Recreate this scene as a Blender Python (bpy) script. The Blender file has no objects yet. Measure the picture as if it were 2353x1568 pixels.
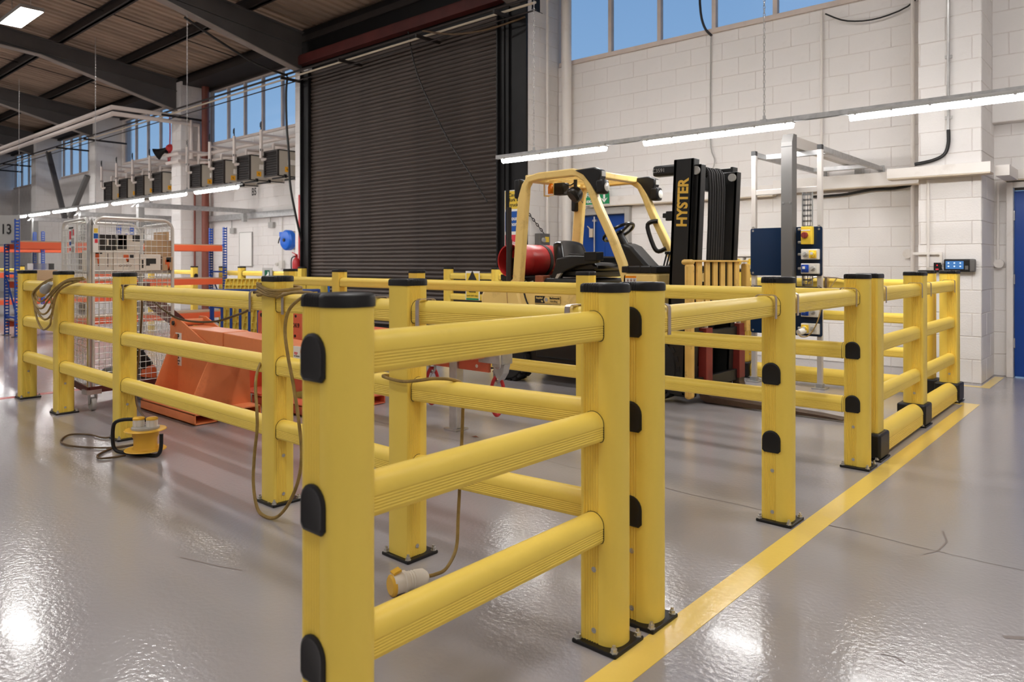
import bpy, bmesh, math, random
from mathutils import Vector, Matrix
random.seed(11)
S = bpy.context.scene
COL = S.collection
pi = math.pi

# ------------------------------------------------------------------ camera, world, exposure
PHI = math.radians(41.4457)
cam_d = bpy.data.cameras.new('camera')
cam = bpy.data.objects.new('camera', cam_d)
COL.objects.link(cam)
cam.location = (0, 0, 1.165)
cam.rotation_euler = (pi/2, 0, PHI)
cam_d.sensor_width = 36
cam_d.lens = 36*1680/2353
cam_d.shift_y = -179/2353
cam_d.clip_start = .05
cam_d.clip_end = 200
cam_d.dof.use_dof = True
cam_d.dof.focus_distance = 3.6
cam_d.dof.aperture_fstop = 4.5
S.camera = cam
S.view_settings.view_transform = 'Standard'
S.view_settings.look = 'None'
S.view_settings.gamma = 1
S.view_settings.use_curve_mapping = False
S.view_settings.exposure = 0.40
S.cycles.use_denoising = True
S.cycles.max_bounces = 8
S.cycles.diffuse_bounces = 5
S.cycles.glossy_bounces = 4
S.cycles.transmission_bounces = 6
S.cycles.sample_clamp_indirect = 6

def lin(c):
    c = c/255
    return c/12.92 if c <= .04045 else ((c+.055)/1.055)**2.4
def rgb(r, g, b): return (lin(r), lin(g), lin(b), 1)

W = bpy.data.worlds.new('dusk_sky'); S.world = W
W.use_nodes = True
nt = W.node_tree; nt.nodes.clear()
wo = nt.nodes.new('ShaderNodeOutputWorld'); wb = nt.nodes.new('ShaderNodeBackground')
tc = nt.nodes.new('ShaderNodeTexCoord'); sx = nt.nodes.new('ShaderNodeSeparateXYZ'); cr = nt.nodes.new('ShaderNodeValToRGB')
nt.links.new(tc.outputs['Generated'], sx.inputs[0]); ma = nt.nodes.new('ShaderNodeMath'); ma.operation = 'MULTIPLY_ADD'; ma.inputs[1].default_value = .5; ma.inputs[2].default_value = .5
nt.links.new(sx.outputs['Z'], ma.inputs[0]); nt.links.new(ma.outputs[0], cr.inputs[0])
cr.color_ramp.elements[0].position = .5; cr.color_ramp.elements[0].color = rgb(158, 196, 232)
g_ = cr.color_ramp.elements.new(.49); g_.color = rgb(40, 40, 42)
cr.color_ramp.elements[0].color = rgb(40, 40, 42); cr.color_ramp.elements[0].position = .48
e_ = cr.color_ramp.elements[1]; e_.position = .5; e_.color = rgb(158, 196, 232)
cr.color_ramp.elements[2].position = .85; cr.color_ramp.elements[2].color = rgb(84, 130, 188)
nt.links.new(cr.outputs[0], wb.inputs[0]); wb.inputs[1].default_value = .72
nt.links.new(wb.outputs[0], wo.inputs[0])

STRIP = 45.0      # tube diffusers
HIGHBAY = 42.0    # ceiling high bay panels

# ------------------------------------------------------------------ materials
def mat(name, col, rough=.5, metal=0., var=0., vscale=4., bump=0., bscale=60., dirt=None, dirt_amt=.35, dscale=2.5, coat=0., spec=.5, stretch=None):
    m = bpy.data.materials.new(name); m.use_nodes = True
    n = m.node_tree.nodes; l = m.node_tree.links
    b = n['Principled BSDF']
    b.inputs['Base Color'].default_value = col
    b.inputs['Roughness'].default_value = rough
    b.inputs['Metallic'].default_value = metal
    b.inputs['Coat Weight'].default_value = coat
    b.inputs['Specular IOR Level'].default_value = spec
    t = n.new('ShaderNodeTexCoord')
    vec = t.outputs['Object']
    if stretch:
        mp = n.new('ShaderNodeMapping'); mp.inputs['Scale'].default_value = stretch
        l.new(vec, mp.inputs[0]); vec = mp.outputs[0]
    last = None
    if var:
        x = n.new('ShaderNodeTexNoise'); x.inputs['Scale'].default_value = vscale; x.inputs['Detail'].default_value = 4
        l.new(vec, x.inputs['Vector'])
        r = n.new('ShaderNodeValToRGB')
        c = col
        r.color_ramp.elements[0].position = .3; r.color_ramp.elements[1].position = .7
        r.color_ramp.elements[0].color = (c[0]*(1-var), c[1]*(1-var), c[2]*(1-var), 1)
        r.color_ramp.elements[1].color = (min(1, c[0]*(1+var*.5)), min(1, c[1]*(1+var*.5)), min(1, c[2]*(1+var*.5)), 1)
        l.new(x.outputs['Fac'], r.inputs[0]); last = r.outputs[0]
    if dirt:
        x = n.new('ShaderNodeTexNoise'); x.inputs['Scale'].default_value = dscale; x.inputs['Detail'].default_value = 7; x.inputs['Roughness'].default_value = .7
        l.new(vec, x.inputs['Vector'])
        r = n.new('ShaderNodeValToRGB'); r.color_ramp.elements[0].position = .56; r.color_ramp.elements[1].position = .74
        r.color_ramp.elements[0].color = (0, 0, 0, 1); r.color_ramp.elements[1].color = (dirt_amt, dirt_amt, dirt_amt, 1)
        l.new(x.outputs['Fac'], r.inputs[0])
        mx = n.new('ShaderNodeMix'); mx.data_type = 'RGBA'
        l.new(r.outputs[0], mx.inputs['Factor'])
        if last: l.new(last, mx.inputs[6])
        else: mx.inputs[6].default_value = col
        mx.inputs[7].default_value = dirt
        last = mx.outputs[2]
    if last: l.new(last, b.inputs['Base Color'])
    if bump:
        x = n.new('ShaderNodeTexNoise'); x.inputs['Scale'].default_value = bscale; x.inputs['Detail'].default_value = 3
        l.new(vec, x.inputs['Vector'])
        bp = n.new('ShaderNodeBump'); bp.inputs['Strength'].default_value = bump; bp.inputs['Distance'].default_value = .01
        l.new(x.outputs['Fac'], bp.inputs['Height']); l.new(bp.outputs[0], b.inputs['Normal'])
    return m
def emit(name, col, strength):
    m = bpy.data.materials.new(name); m.use_nodes = True
    n = m.node_tree.nodes; n.clear()
    o = n.new('ShaderNodeOutputMaterial'); e = n.new('ShaderNodeEmission')
    e.inputs[0].default_value = col; e.inputs[1].default_value = strength
    m.node_tree.links.new(e.outputs[0], o.inputs[0])
    return m

YEL = mat('yellow_polymer', rgb(246, 214, 94), .42, var=.04, vscale=2, dirt=rgb(150, 118, 40), dirt_amt=.10, dscale=5, spec=.4)
YELG = mat('yellow_grid_plastic', rgb(250, 224, 100), .45)
BLK = mat('black_plastic', rgb(21, 20, 21), .42, spec=.4)
RUB = mat('black_rubber', rgb(27, 26, 27), .75, bump=.2, bscale=80)
STEEL = mat('zinc_steel', rgb(200, 198, 196), .32, metal=.8, var=.15, vscale=14)
GALV = mat('galvanised_steel', rgb(188, 188, 188), .42, metal=.75, var=.18, vscale=18)
WIRE = mat('bright_zinc_wire', rgb(222, 219, 214), .35, metal=.35)
STRAP = mat('brushed_strap', rgb(200, 188, 180), .33, metal=1., var=.12, vscale=25)
WALL = mat('white_block_paint', rgb(234, 230, 227), .62, var=.03, vscale=1.6, bump=.28, bscale=60, dirt=rgb(176, 160, 146), dirt_amt=.16, dscale=2.2)
WALLJ = mat('white_mortar_paint', rgb(224, 217, 212), .8, bump=.4, bscale=70, dirt=rgb(140, 124, 112), dirt_amt=.45, dscale=6)
WPAINT = mat('white_gloss_paint', rgb(232, 226, 220), .4, dirt=rgb(176, 160, 140), dirt_amt=.3, dscale=3)
BEIGE = mat('beige_paint', rgb(205, 190, 168), .5)
WPLAS = mat('white_plastic', rgb(226, 222, 214), .4)
GPLAS = mat('grey_plastic', rgb(170, 168, 164), .45)
ROOFM = mat('brown_roof_sheet', rgb(176, 154, 134), .8, var=.25, vscale=1.2, dirt=rgb(70, 55, 46), dirt_amt=.5, dscale=3, stretch=(3, .35, 1))
STEELP = mat('dark_grey_paint', rgb(92, 89, 88), .55, var=.15, vscale=2)
WINF = mat('window_frame_paint', rgb(214, 200, 190), .55, var=.1)
FLANGE = mat('pale_flange_paint', rgb(158, 148, 140), .55, var=.1)
DARK = mat('dark_bronze_paint', rgb(44, 37, 34), .6, var=.2)
REDBR = mat('red_oxide', rgb(92, 36, 31), .6, var=.25, vscale=3)
DOWNP = mat('brown_downpipe_paint', rgb(132, 72, 58), .5, var=.1)
SHUT = mat('shutter_steel', rgb(78, 68, 62), .45, metal=.3, var=.22, vscale=3, dirt=rgb(40, 33, 30), dirt_amt=.6, dscale=4, stretch=(.6, 1, 3))
SHUTF = mat('shutter_guide_black', rgb(20, 19, 20), .5, var=.3, spec=.3)
REDP = mat('red_paint', rgb(186, 40, 44), .45, dirt=rgb(110, 30, 30), dirt_amt=.4)
BLUE = mat('blue_door_paint', rgb(8, 66, 150), .35, var=.06)
NAVY = mat('navy_panel', rgb(10, 36, 66), .28, bump=.05, bscale=250)
BLUEM = mat('blue_rack_paint', rgb(26, 72, 160), .4)
BLUED = mat('blue_trolley_paint', rgb(22, 58, 132), .35)
BLUER = mat('blue_reel_plastic', rgb(24, 104, 214), .35)
ORAM = mat('orange_beam_paint', rgb(228, 98, 58), .45)
JIBO = mat('orange_jib_paint', rgb(232, 138, 86), .42, var=.12, vscale=3, dirt=rgb(140, 50, 30), dirt_amt=.35, dscale=6)
JIBR = mat('red_orange_jib_paint', rgb(226, 112, 80), .45, var=.12, dirt=rgb(120, 40, 30), dirt_amt=.35, dscale=6)
FKY = mat('forklift_yellow', rgb(244, 212, 132), .4, var=.05, dirt=rgb(130, 88, 44), dirt_amt=.38, dscale=5)
FKYD = mat('worn_forklift_yellow', rgb(228, 186, 98), .5, var=.15, dirt=rgb(88, 52, 24), dirt_amt=.8, dscale=7)
FKB = mat('forklift_black', rgb(22, 22, 22), .4, var=.4, vscale=6, dirt=rgb(70, 62, 55), dirt_amt=.3)
VINYL = mat('black_vinyl', rgb(24, 23, 25), .25)
FORKM = mat('worn_fork_steel', rgb(90, 72, 60), .45, metal=.6, var=.4, vscale=7)
FKRED = mat('dark_red_paint', rgb(132, 46, 40), .5, var=.25, dirt=rgb(40, 26, 24), dirt_amt=.5)
GASRED = mat('gas_bottle_red', rgb(196, 46, 44), .35, var=.1, dirt=rgb(110, 30, 28), dirt_amt=.5)
CORD = mat('dirty_yellow_cord', rgb(150, 122, 62), .6, var=.3, vscale=30)
CORDD = mat('brown_cord', rgb(96, 74, 48), .6, var=.2, vscale=30)
BLKC = mat('black_cable', rgb(26, 24, 24), .45)
PLUGY = mat('plug_yellow', rgb(230, 180, 60), .4)
BOXW = mat('white_carton', rgb(226, 218, 206), .6)
BOXK = mat('black_carton', rgb(40, 34, 30), .5)
BOXB = mat('brown_cardboard', rgb(192, 160, 124), .7, var=.06)
ORPR = mat('orange_print', rgb(216, 98, 46), .5)
KPR = mat('black_print', rgb(36, 34, 34), .5)
GREYS = mat('grey_post_paint', rgb(100, 98, 96), .5, bump=.15, bscale=400)
ALU = mat('aluminium_profile', rgb(206, 200, 194), .4, metal=.35)
GREEN = mat('sign_green', rgb(20, 140, 88), .4)
DGREEN = mat('sign_dark_green', rgb(10, 92, 66), .4)
SIGNW = mat('sign_white', rgb(240, 238, 234), .4)
SIGNY = mat('sign_yellow', rgb(240, 204, 66), .4)
SIGNB = mat('sign_blue', rgb(16, 84, 168), .4)
SIGNR = mat('sign_red', rgb(222, 62, 76), .4)
INK = mat('ink_black', rgb(34, 32, 32), .5)
GOLD = mat('letter_gold', rgb(226, 182, 72), .45)
SOCKB = mat('socket_blue', rgb(24, 70, 168), .35)
AMBER = mat('amber_lens', rgb(240, 140, 20), .2)
LENS = mat('lamp_lens', rgb(222, 220, 212), .15)
HEATB = mat('heater_case', rgb(186, 178, 164), .45)
STICK = mat('heater_sticker', rgb(240, 172, 26), .45)
BOARD = mat('shelf_board', rgb(178, 150, 124), .7, var=.1)
RUST = mat('rust_block', rgb(150, 84, 58), .8, var=.3)
LEAFM = mat('dry_leaf', rgb(110, 66, 50), .8)
PIPEW = mat('pipe_cladding', rgb(226, 214, 206), .38, metal=.15)
GLOW = emit('tube_diffuser', (1, .98, .96, 1), STRIP)
GLOWH = emit('high_bay_diffuser', (1, .975, .95, 1), HIGHBAY)
SCREEN = emit('screen_blue', rgb(74, 120, 176), .9)
SCRW = emit('screen_icons', rgb(210, 230, 250), 1.0)
LEDR = emit('red_led', rgb(255, 50, 60), 1.2)

FLOORM = mat('grey_epoxy', rgb(162, 157, 159), .15, var=.04, vscale=.5, bump=.12, bscale=55, dirt=rgb(150, 140, 137), dirt_amt=.25, dscale=.9, coat=.15, spec=.5)
FLOORM.node_tree.nodes['Principled BSDF'].inputs['Coat Roughness'].default_value = .08
LINEY = mat('yellow_floor_paint', rgb(248, 214, 110), .2, bump=.08, bscale=38, coat=.3)
LINER = mat('red_floor_paint', rgb(214, 96, 92), .3, var=.2, vscale=6)
CRACKM = mat('floor_crack', rgb(96, 84, 78), .6)
SCUFF = mat('floor_scuff', rgb(126, 114, 110), .5)

def glass_mat():
    m = bpy.data.materials.new('frosted_glass'); m.use_nodes = True
    b = m.node_tree.nodes['Principled BSDF']
    b.inputs['Base Color'].default_value = (.93, .96, 1, 1)
    b.inputs['Transmission Weight'].default_value = 1
    b.inputs['Roughness'].default_value = .22
    b.inputs['IOR'].default_value = 1.12
    return m
GLASS = glass_mat()
def clear_plastic():
    m = bpy.data.materials.new('clear_film'); m.use_nodes = True
    b = m.node_tree.nodes['Principled BSDF']
    b.inputs['Transmission Weight'].default_value = 1
    b.inputs['Roughness'].default_value = .18
    b.inputs['IOR'].default_value = 1.08
    return m
FILM = clear_plastic()

# ------------------------------------------------------------------ mesh builder
class MB:
    def __init__(s): s.v = []; s.f = []; s.m = []; s.mi = 0
    def add(s, vs, fs):
        n = len(s.v); s.v += [tuple(v) for v in vs]; s.f += [tuple(i+n for i in f) for f in fs]; s.m += [s.mi]*len(fs); return s
    def box(s, x0, x1, y0, y1, z0, z1):
        return s.add([(x0,y0,z0),(x1,y0,z0),(x1,y1,z0),(x0,y1,z0),(x0,y0,z1),(x1,y0,z1),(x1,y1,z1),(x0,y1,z1)],
              [(0,3,2,1),(4,5,6,7),(0,1,5,4),(1,2,6,5),(2,3,7,6),(3,0,4,7)])
    def bar(s, p0, p1, w, h, up=(0,0,1)):
        p0, p1 = Vector(p0), Vector(p1); d = (p1-p0).normalized(); u = Vector(up)
        a = d.cross(u)
        if a.length < 1e-4: a = d.cross(Vector((1,0,0)))
        a.normalize(); b = a.cross(d).normalized(); a = a*w/2; b = b*h/2
        vs = [p0-a-b, p0+a-b, p0+a+b, p0-a+b, p1-a-b, p1+a-b, p1+a+b, p1-a+b]
        return s.add(vs, [(0,1,2,3),(7,6,5,4),(4,5,1,0),(5,6,2,1),(6,7,3,2),(7,4,0,3)])
    def prism(s, prof, o, ex, ey, L):
        o, ex, ey, L = Vector(o), Vector(ex), Vector(ey), Vector(L); n = len(prof)
        vs = [o+ex*p[0]+ey*p[1] for p in prof]; vs += [v+L for v in vs]
        fs = [(i, (i+1) % n, (i+1) % n+n, i+n) for i in range(n)]
        if ex.cross(ey).dot(L) > 0: fs += [tuple(range(n-1, -1, -1)), tuple(range(n, 2*n))]
        else:
            fs = [f[::-1] for f in fs]; fs += [tuple(range(n)), tuple(range(2*n-1, n-1, -1))]
        return s.add(vs, fs)
    def tube(s, pts, r, seg=8, closed=False, up=None):
        P = [Vector(p) for p in pts]; n = len(P); rr = r if isinstance(r, (list, tuple)) else [r]*n
        T = []
        for i in range(n):
            if closed: t = P[(i+1) % n]-P[i-1]
            else: t = P[min(i+1, n-1)]-P[max(i-1, 0)]
            T.append(t.normalized())
        a = T[0].cross(Vector((0,0,1)))
        if a.length < 1e-3: a = T[0].cross(Vector((1,0,0)))
        a.normalize(); vs = []
        for i in range(n):
            a = (a - T[i]*a.dot(T[i]))
            if a.length < 1e-6: a = T[i].orthogonal()
            a.normalize(); b = T[i].cross(a)
            for k in range(seg):
                t = 2*pi*k/seg; vs.append(P[i]+(a*math.cos(t)+b*math.sin(t))*rr[i])
        fs = []
        for i in range(n if closed else n-1):
            j = (i+1) % n
            for k in range(seg):
                k2 = (k+1) % seg; fs.append((i*seg+k, i*seg+k2, j*seg+k2, j*seg+k))
        if not closed: fs += [tuple(range(seg-1, -1, -1)), tuple((n-1)*seg+k for k in range(seg))]
        return s.add(vs, fs)
    def cyl(s, p0, p1, r0, r1=None, seg=16):
        return s.tube([p0, p1], [r0, r0 if r1 is None else r1], seg)
    def lathe(s, prof, o, axis=(0,0,1), seg=20):
        o = Vector(o); ax = Vector(axis).normalized(); a = ax.orthogonal().normalized(); b = ax.cross(a); vs = []; n = len(prof)
        for r, z in prof:
            for k in range(seg):
                t = 2*pi*k/seg; vs.append(o+ax*z+(a*math.cos(t)+b*math.sin(t))*r)
        fs = []
        for i in range(n-1):
            for k in range(seg):
                k2 = (k+1) % seg; fs.append((i*seg+k, i*seg+k2, (i+1)*seg+k2, (i+1)*seg+k))
        if prof[0] == prof[-1]: return s.add(vs, fs)
        if prof[0][0] > 1e-5: fs.append(tuple(range(seg-1, -1, -1)))
        if prof[-1][0] > 1e-5: fs.append(tuple((n-1)*seg+k for k in range(seg)))
        return s.add(vs, fs)
    def quad(s, a, b, c, d): return s.add([a, b, c, d], [(0,1,2,3)])

def smooth_path(pts, n=5, closed=False):
    P = [Vector(p) for p in pts]; out = []; N = len(P)
    rng = range(N if closed else N-1)
    for i in rng:
        g = lambda k: P[k % N] if closed else P[max(0, min(N-1, k))]
        p0, p1, p2, p3 = g(i-1), g(i), g(i+1), g(i+2)
        for k in range(n):
            t = k/n
            out.append(.5*((2*p1)+(p2-p0)*t+(2*p0-5*p1+4*p2-p3)*t*t+(3*p1-p0-3*p2+p3)*t**3))
    if not closed: out.append(P[-1])
    return out

def root_loc(o):
    v = Vector((0,0,0))
    while o: v += o.location; o = o.parent
    return v
def obj(name, mb, mats, parent=None, world=False, smooth=35, bev=0, bseg=2, loc=None, **tags):
    me = bpy.data.meshes.new(name)
    vs = mb.v
    if world and parent:
        off = root_loc(parent); vs = [(v[0]-off.x, v[1]-off.y, v[2]-off.z) for v in vs]
    me.from_pydata(vs, [], mb.f)
    mats = mats if isinstance(mats, (list, tuple)) else [mats]
    for m in mats: me.materials.append(m)
    if len(mats) > 1: me.polygons.foreach_set('material_index', mb.m)
    bm = bmesh.new(); bm.from_mesh(me); bmesh.ops.recalc_face_normals(bm, faces=bm.faces); bm.to_mesh(me); bm.free()
    if smooth:
        me.polygons.foreach_set('use_smooth', [True]*len(me.polygons))
        me.set_sharp_from_angle(angle=math.radians(smooth))
    me.update()
    o = bpy.data.objects.new(name, me); COL.objects.link(o)
    if parent: o.parent = parent
    if loc: o.location = loc
    if bev:
        md = o.modifiers.new('bevel', 'BEVEL'); md.width = bev; md.segments = bseg; md.limit_method = 'ANGLE'; md.angle_limit = math.radians(40); md.harden_normals = False
    for k, v in tags.items(): o[k] = v
    return o
def inst(name, src, parent=None, loc=(0,0,0), rz=0., scale=None):
    o = bpy.data.objects.new(name, src.data); COL.objects.link(o); o.parent = parent; o.location = loc
    if rz: o.rotation_euler = (0, 0, rz)
    if scale: o.scale = scale
    return o
def thing(name, label, cat, loc=(0,0,0), rz=0., group=None):
    o = bpy.data.objects.new(name, None); COL.objects.link(o); o.location = loc; o.rotation_euler = (0,0,rz); o.empty_display_size = .1
    o['label'] = label; o['category'] = cat
    if group: o['group'] = group
    return o
def tag(o, label, cat, group=None):
    o['label'] = label; o['category'] = cat
    if group: o['group'] = group
    return o
def structure(name, mb=None, m=None, parent=None, **k):
    if mb is None:
        o = bpy.data.objects.new(name, None); COL.objects.link(o); o.empty_display_size = .1
    else: o = obj(name, mb, m, parent, **k)
    if parent is None: o['kind'] = 'structure'
    return o
def kids(o): return [c for c in bpy.data.objects if c.parent == o]
def copy_tree(o, parent=None):
    c = o.copy(); COL.objects.link(c); c.parent = parent
    for ch in list(o.children): copy_tree(ch, c)
    return c
FACE = {'-y': Matrix(((1,0,0),(0,0,-1),(0,1,0))), '+x': Matrix(((0,0,1),(1,0,0),(0,1,0))), '-x': Matrix(((0,0,-1),(-1,0,0),(0,1,0))),
        'up': Matrix(((1,0,0),(0,1,0),(0,0,1))), '-yv': Matrix(((0,-1,0),(0,0,-1),(1,0,0)))}
def text(body, size, m, loc, face='-y', parent=None, name='lettering', ext=.0006, bold=0., align='CENTER', spacing=1., xs=1.):
    cu = bpy.data.curves.new('t', 'FONT'); cu.body = body; cu.size = size; cu.extrude = ext; cu.offset = bold; cu.align_x = align; cu.align_y = 'CENTER'
    cu.space_character = spacing; cu.resolution_u = 3
    t = bpy.data.objects.new('t', cu)
    me = bpy.data.meshes.new_from_object(t)
    bpy.data.objects.remove(t); bpy.data.curves.remove(cu)
    me.materials.clear(); me.materials.append(m); me.name = name
    M = FACE[face]
    off = root_loc(parent) if parent else Vector((0,0,0))
    for v in me.vertices: v.co = M @ Vector((v.co.x*xs, v.co.y, v.co.z)) + Vector(loc) - off
    o = bpy.data.objects.new(name, me); COL.objects.link(o); o.parent = parent
    return o
def plate(face, c, w, h, t=.002):
    # thin sign plate centred at c whose front lies on the given side
    mb = MB(); x, y, z = c
    if face == '-y': mb.box(x-w/2, x+w/2, y, y+t, z-h/2, z+h/2)
    elif face == '+x': mb.box(x-t, x, y-w/2, y+w/2, z-h/2, z+h/2)
    return mb
# ------------------------------------------------------------------ floor and its paint
f = MB(); f.box(-46, 9, -12, 9.3, -.12, 0)
floor = structure('floor', f, FLOORM)
def strip(pts, z, m, name):
    mb = MB()
    for q in pts: mb.add([(x, y, 0) for x, y in q]+[(x, y, z) for x, y in q], [(4,5,6,7),(0,1,5,4),(1,2,6,5),(2,3,7,6),(3,0,4,7)])
    o = obj(name, mb, m, floor, smooth=0); return o
strip([[(-1.195, -3), (-1.095, -3), (-1.095, 7.06), (-1.195, 7.06)], [(-1.40, 6.955), (-1.195, 6.955), (-1.195, 7.06), (-1.40, 7.06)]], .0012, LINEY, 'floor_line')
strip([[(-1.45, 8.03), (-1.17, 8.03), (-1.17, 8.11), (-1.45, 8.11)], [(-1.25, 8.11), (-1.17, 8.11), (-1.17, 8.9), (-1.25, 8.9)]], .0012, LINEY, 'floor_line')
strip([[(-7.50, -3), (-7.40, -3), (-7.40, 6.2), (-7.50, 6.2)]], .0012, LINER, 'floor_line')
strip([[(-17, 6.25), (-9.2, 6.25), (-9.2, 6.33), (-17, 6.33)]], .0012, LINEY, 'floor_line')
ck = MB()
px, py = -9., 3.36
for i in range(60):
    nx = px+.25; ny = 3.36+random.uniform(-.012, .012)
    w = random.uniform(.0012, .004)
    ck.add([(px, py-w, .0008), (nx, ny-w, .0008), (nx, ny+w, .0008), (px, py+w, .0008)], [(0,1,2,3)]); px, py = nx, ny
obj('floor_joint', ck, CRACKM, floor, smooth=0)
sc = MB()
def scuff(pts, w):
    for (a, b) in zip(pts[:-1], pts[1:]):
        d = (Vector(b)-Vector(a)).normalized(); n = Vector((-d.y, d.x))*w
        sc.add([(a[0]-n.x, a[1]-n.y, .0008), (b[0]-n.x, b[1]-n.y, .0008), (b[0]+n.x, b[1]+n.y, .0008), (a[0]+n.x, a[1]+n.y, .0008)], [(0,1,2,3)])
scuff([(-.70, 3.62), (-.66, 3.5), (-.665, 3.36), (-.70, 3.28)], .004)
scuff([(-.36, 2.72), (-.30, 2.76), (-.24, 2.77), (-.18, 2.80), (-.1, 2.80)], .010)
scuff([(-.62, 2.36), (-.58, 2.37), (-.55, 2.35)], .0025)
scuff([(-5.0, 1.2), (-4.9, 1.1), (-4.86, 1.0)], .003)
scuff([(-2.9, 1.3), (-2.7, 1.36), (-2.6, 1.4)], .003)
obj('floor_scuff', sc, SCUFF, floor, smooth=0)
lf = MB()
for x, y, a in ((-3.42, 3.5, .3), (-3.18, 3.05, 1.9)):
    c, s = math.cos(a)*.03, math.sin(a)*.03
    lf = MB(); lf.add([(x-c, y-s, .002), (x+s*.4, y-c*.4, .006), (x+c, y+s, .002), (x-s*.4, y+c*.4, .009), (x, y, .003)], [(0,1,4),(1,2,4),(2,3,4),(3,0,4)])
    o = obj('dry_leaf', lf, LEAFM, smooth=0)
    tag(o, 'curled brown leaf on the floor beside the foot of the steel prop leg' if a < 1 else 'curled brown leaf on the floor nearer the gate than the prop leg', 'leaf', 'dry leaves on the floor')

# ------------------------------------------------------------------ block walls
BLOCKS = {}
def block(dx, dz, axis, parent, x, y, z):
    # x,y,z: lower left front corner; joints recessed round each block
    key = (round(dx, 3), round(dz, 3), axis)
    if key not in BLOCKS:
        g = .0028; t = .03; b = .004; mb = MB()
        X0, X1, Z0, Z1 = g, dx-g, g, dz-g
        vs = [(X0, t, Z0), (X1, t, Z0), (X1, t, Z1), (X0, t, Z1), (X0, b, Z0), (X1, b, Z0), (X1, b, Z1), (X0, b, Z1), (X0+b, 0, Z0+b), (X1-b, 0, Z0+b), (X1-b, 0, Z1-b), (X0+b, 0, Z1-b)]
        if axis == 'y': vs = [(-v[1], v[0], v[2]) for v in vs]
        fs = [(8,9,10,11),(4,5,9,8),(5,6,10,9),(6,7,11,10),(7,4,8,11),(0,1,5,4),(1,2,6,5),(2,3,7,6),(3,0,4,7)]
        mb.add(vs, fs)
        o = obj('block', mb, WALL, None, smooth=0)
        BLOCKS[key] = o.data
        bpy.data.objects.remove(o)
    o = bpy.data.objects.new('block', BLOCKS[key]); COL.objects.link(o); o.parent = parent
    j = random.uniform(-.0015, .0015)
    o.location = (x, y+j, z) if axis == 'x' else (x+j, y, z)
    return o
def courses(parent, a0, a1, z0, z1, fixed, axis, openings=(), merge=False):
    H = .225; Lb = .45; k = 0; z = z0; merged = MB()
    while z < z1-.03:
        h = min(H, z1-z); segs = [(a0, a1)]
        for (o0, o1, oz0, oz1) in openings:
            if oz0 < z+h-.02 and oz1 > z+.02:
                ns = []
                for s0, s1 in segs:
                    if o1 <= s0 or o0 >= s1: ns.append((s0, s1)); continue
                    if o0 > s0: ns.append((s0, o0))
                    if o1 < s1: ns.append((o1, s1))
                segs = ns
        row = int(round(z/H))
        for s0, s1 in segs:
            p = math.floor(s0/Lb)*Lb + (Lb/2 if row % 2 else 0)
            if p > s0: p -= Lb
            while p < s1-.001:
                q0, q1 = max(p, s0), min(p+Lb, s1)
                if q1-q0 > .03:
                    if merge:
                        g = .004
                        if axis == 'x': merged.box(q0+g, q1-g, fixed, fixed+.03, z+g, z+h-g)
                        else: merged.box(fixed-.03, fixed, q0+g, q1-g, z+g, z+h-g)
                    elif axis == 'x': block(q1-q0, h, 'x', parent, q0, fixed, z)
                    else: block(q1-q0, h, 'y', parent, fixed, q0, z)
                p += Lb
        z += H
    if merge:
        o = obj('blockwork', merged, WALL, parent, smooth=0); o['kind'] = 'stuff'
YW = 9.0
def wall(name, x0, x1, zs=((0, 5.75),), y=YW, th=.24):
    mb = MB()
    for a, b in zs: mb.box(x0, x1, y+.006, y+th, a, b)
    return structure(name, mb, WALLJ, smooth=0)
SILL = 4.2; HEAD = 5.62
# bay in front of the truck, with the blue double door
w = wall('wall_back', -6.99, -1.82, ((1.98, SILL), (HEAD, 5.95)))
mb = MB(); mb.box(-6.99, -6.62, YW+.006, YW+.24, 0, 1.98); mb.box(-5.66, -1.82, YW+.006, YW+.24, 0, 1.98)
obj('backing', mb, WALLJ, w, smooth=0)
courses(w, -6.99, -1.82, 0, SILL, YW, 'x', [(-6.62, -5.66, 0, 1.98)])
# bay right of the pier
w = wall('wall_right', -1.28, 9, ((2.0, 6.6),))
mb = MB(); mb.box(-1.28, -1.16, YW+.006, YW+.24, 0, 2.0); mb.box(-.1, 9, YW+.006, YW+.24, 0, 2.0); obj('backing', mb, WALLJ, w, smooth=0)
courses(w, -1.28, 1.2, 0, 2.6, YW, 'x', [(-1.16, -.1, 0, 1.98)])
mb = MB(); mb.box(-1.27, 9, 8.86, YW, 2.6, 6.2); o = obj('bulkhead', mb, WALLJ, w, smooth=0)
courses(w, -1.27, 1.2, 2.6, 5.85, 8.855, 'x')
# piers (encased frame legs)
def pier(name, x0, x1, y0=8.27, merge=False, z1=5.75):
    mb = MB(); mb.box(x0+.006, x1-.006, y0+.006, YW+.1, 0, z1)
    p = structure(name, mb, WALLJ, smooth=0)
    courses(p, x0, x1, 0, z1, y0, 'x', merge=merge)
    courses(p, y0, YW, 0, z1, x1, 'y', merge=merge)
    return p
pier('wall_pier_right', -1.82, -1.27)
pier('wall_pier_middle', -7.42, -6.99, z1=5.3)
pier('wall_pier_left', -13.22, -12.75, z1=5.1)
pier('wall_pier_far', -18.95, -18.42)
pier('wall_pier_end', -24.7, -24.15, merge=True)
pier('wall_pier_last', -30.4, -29.87, merge=True)
pier('wall_pier_beyond', -36.1, -35.6, merge=True)
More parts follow.
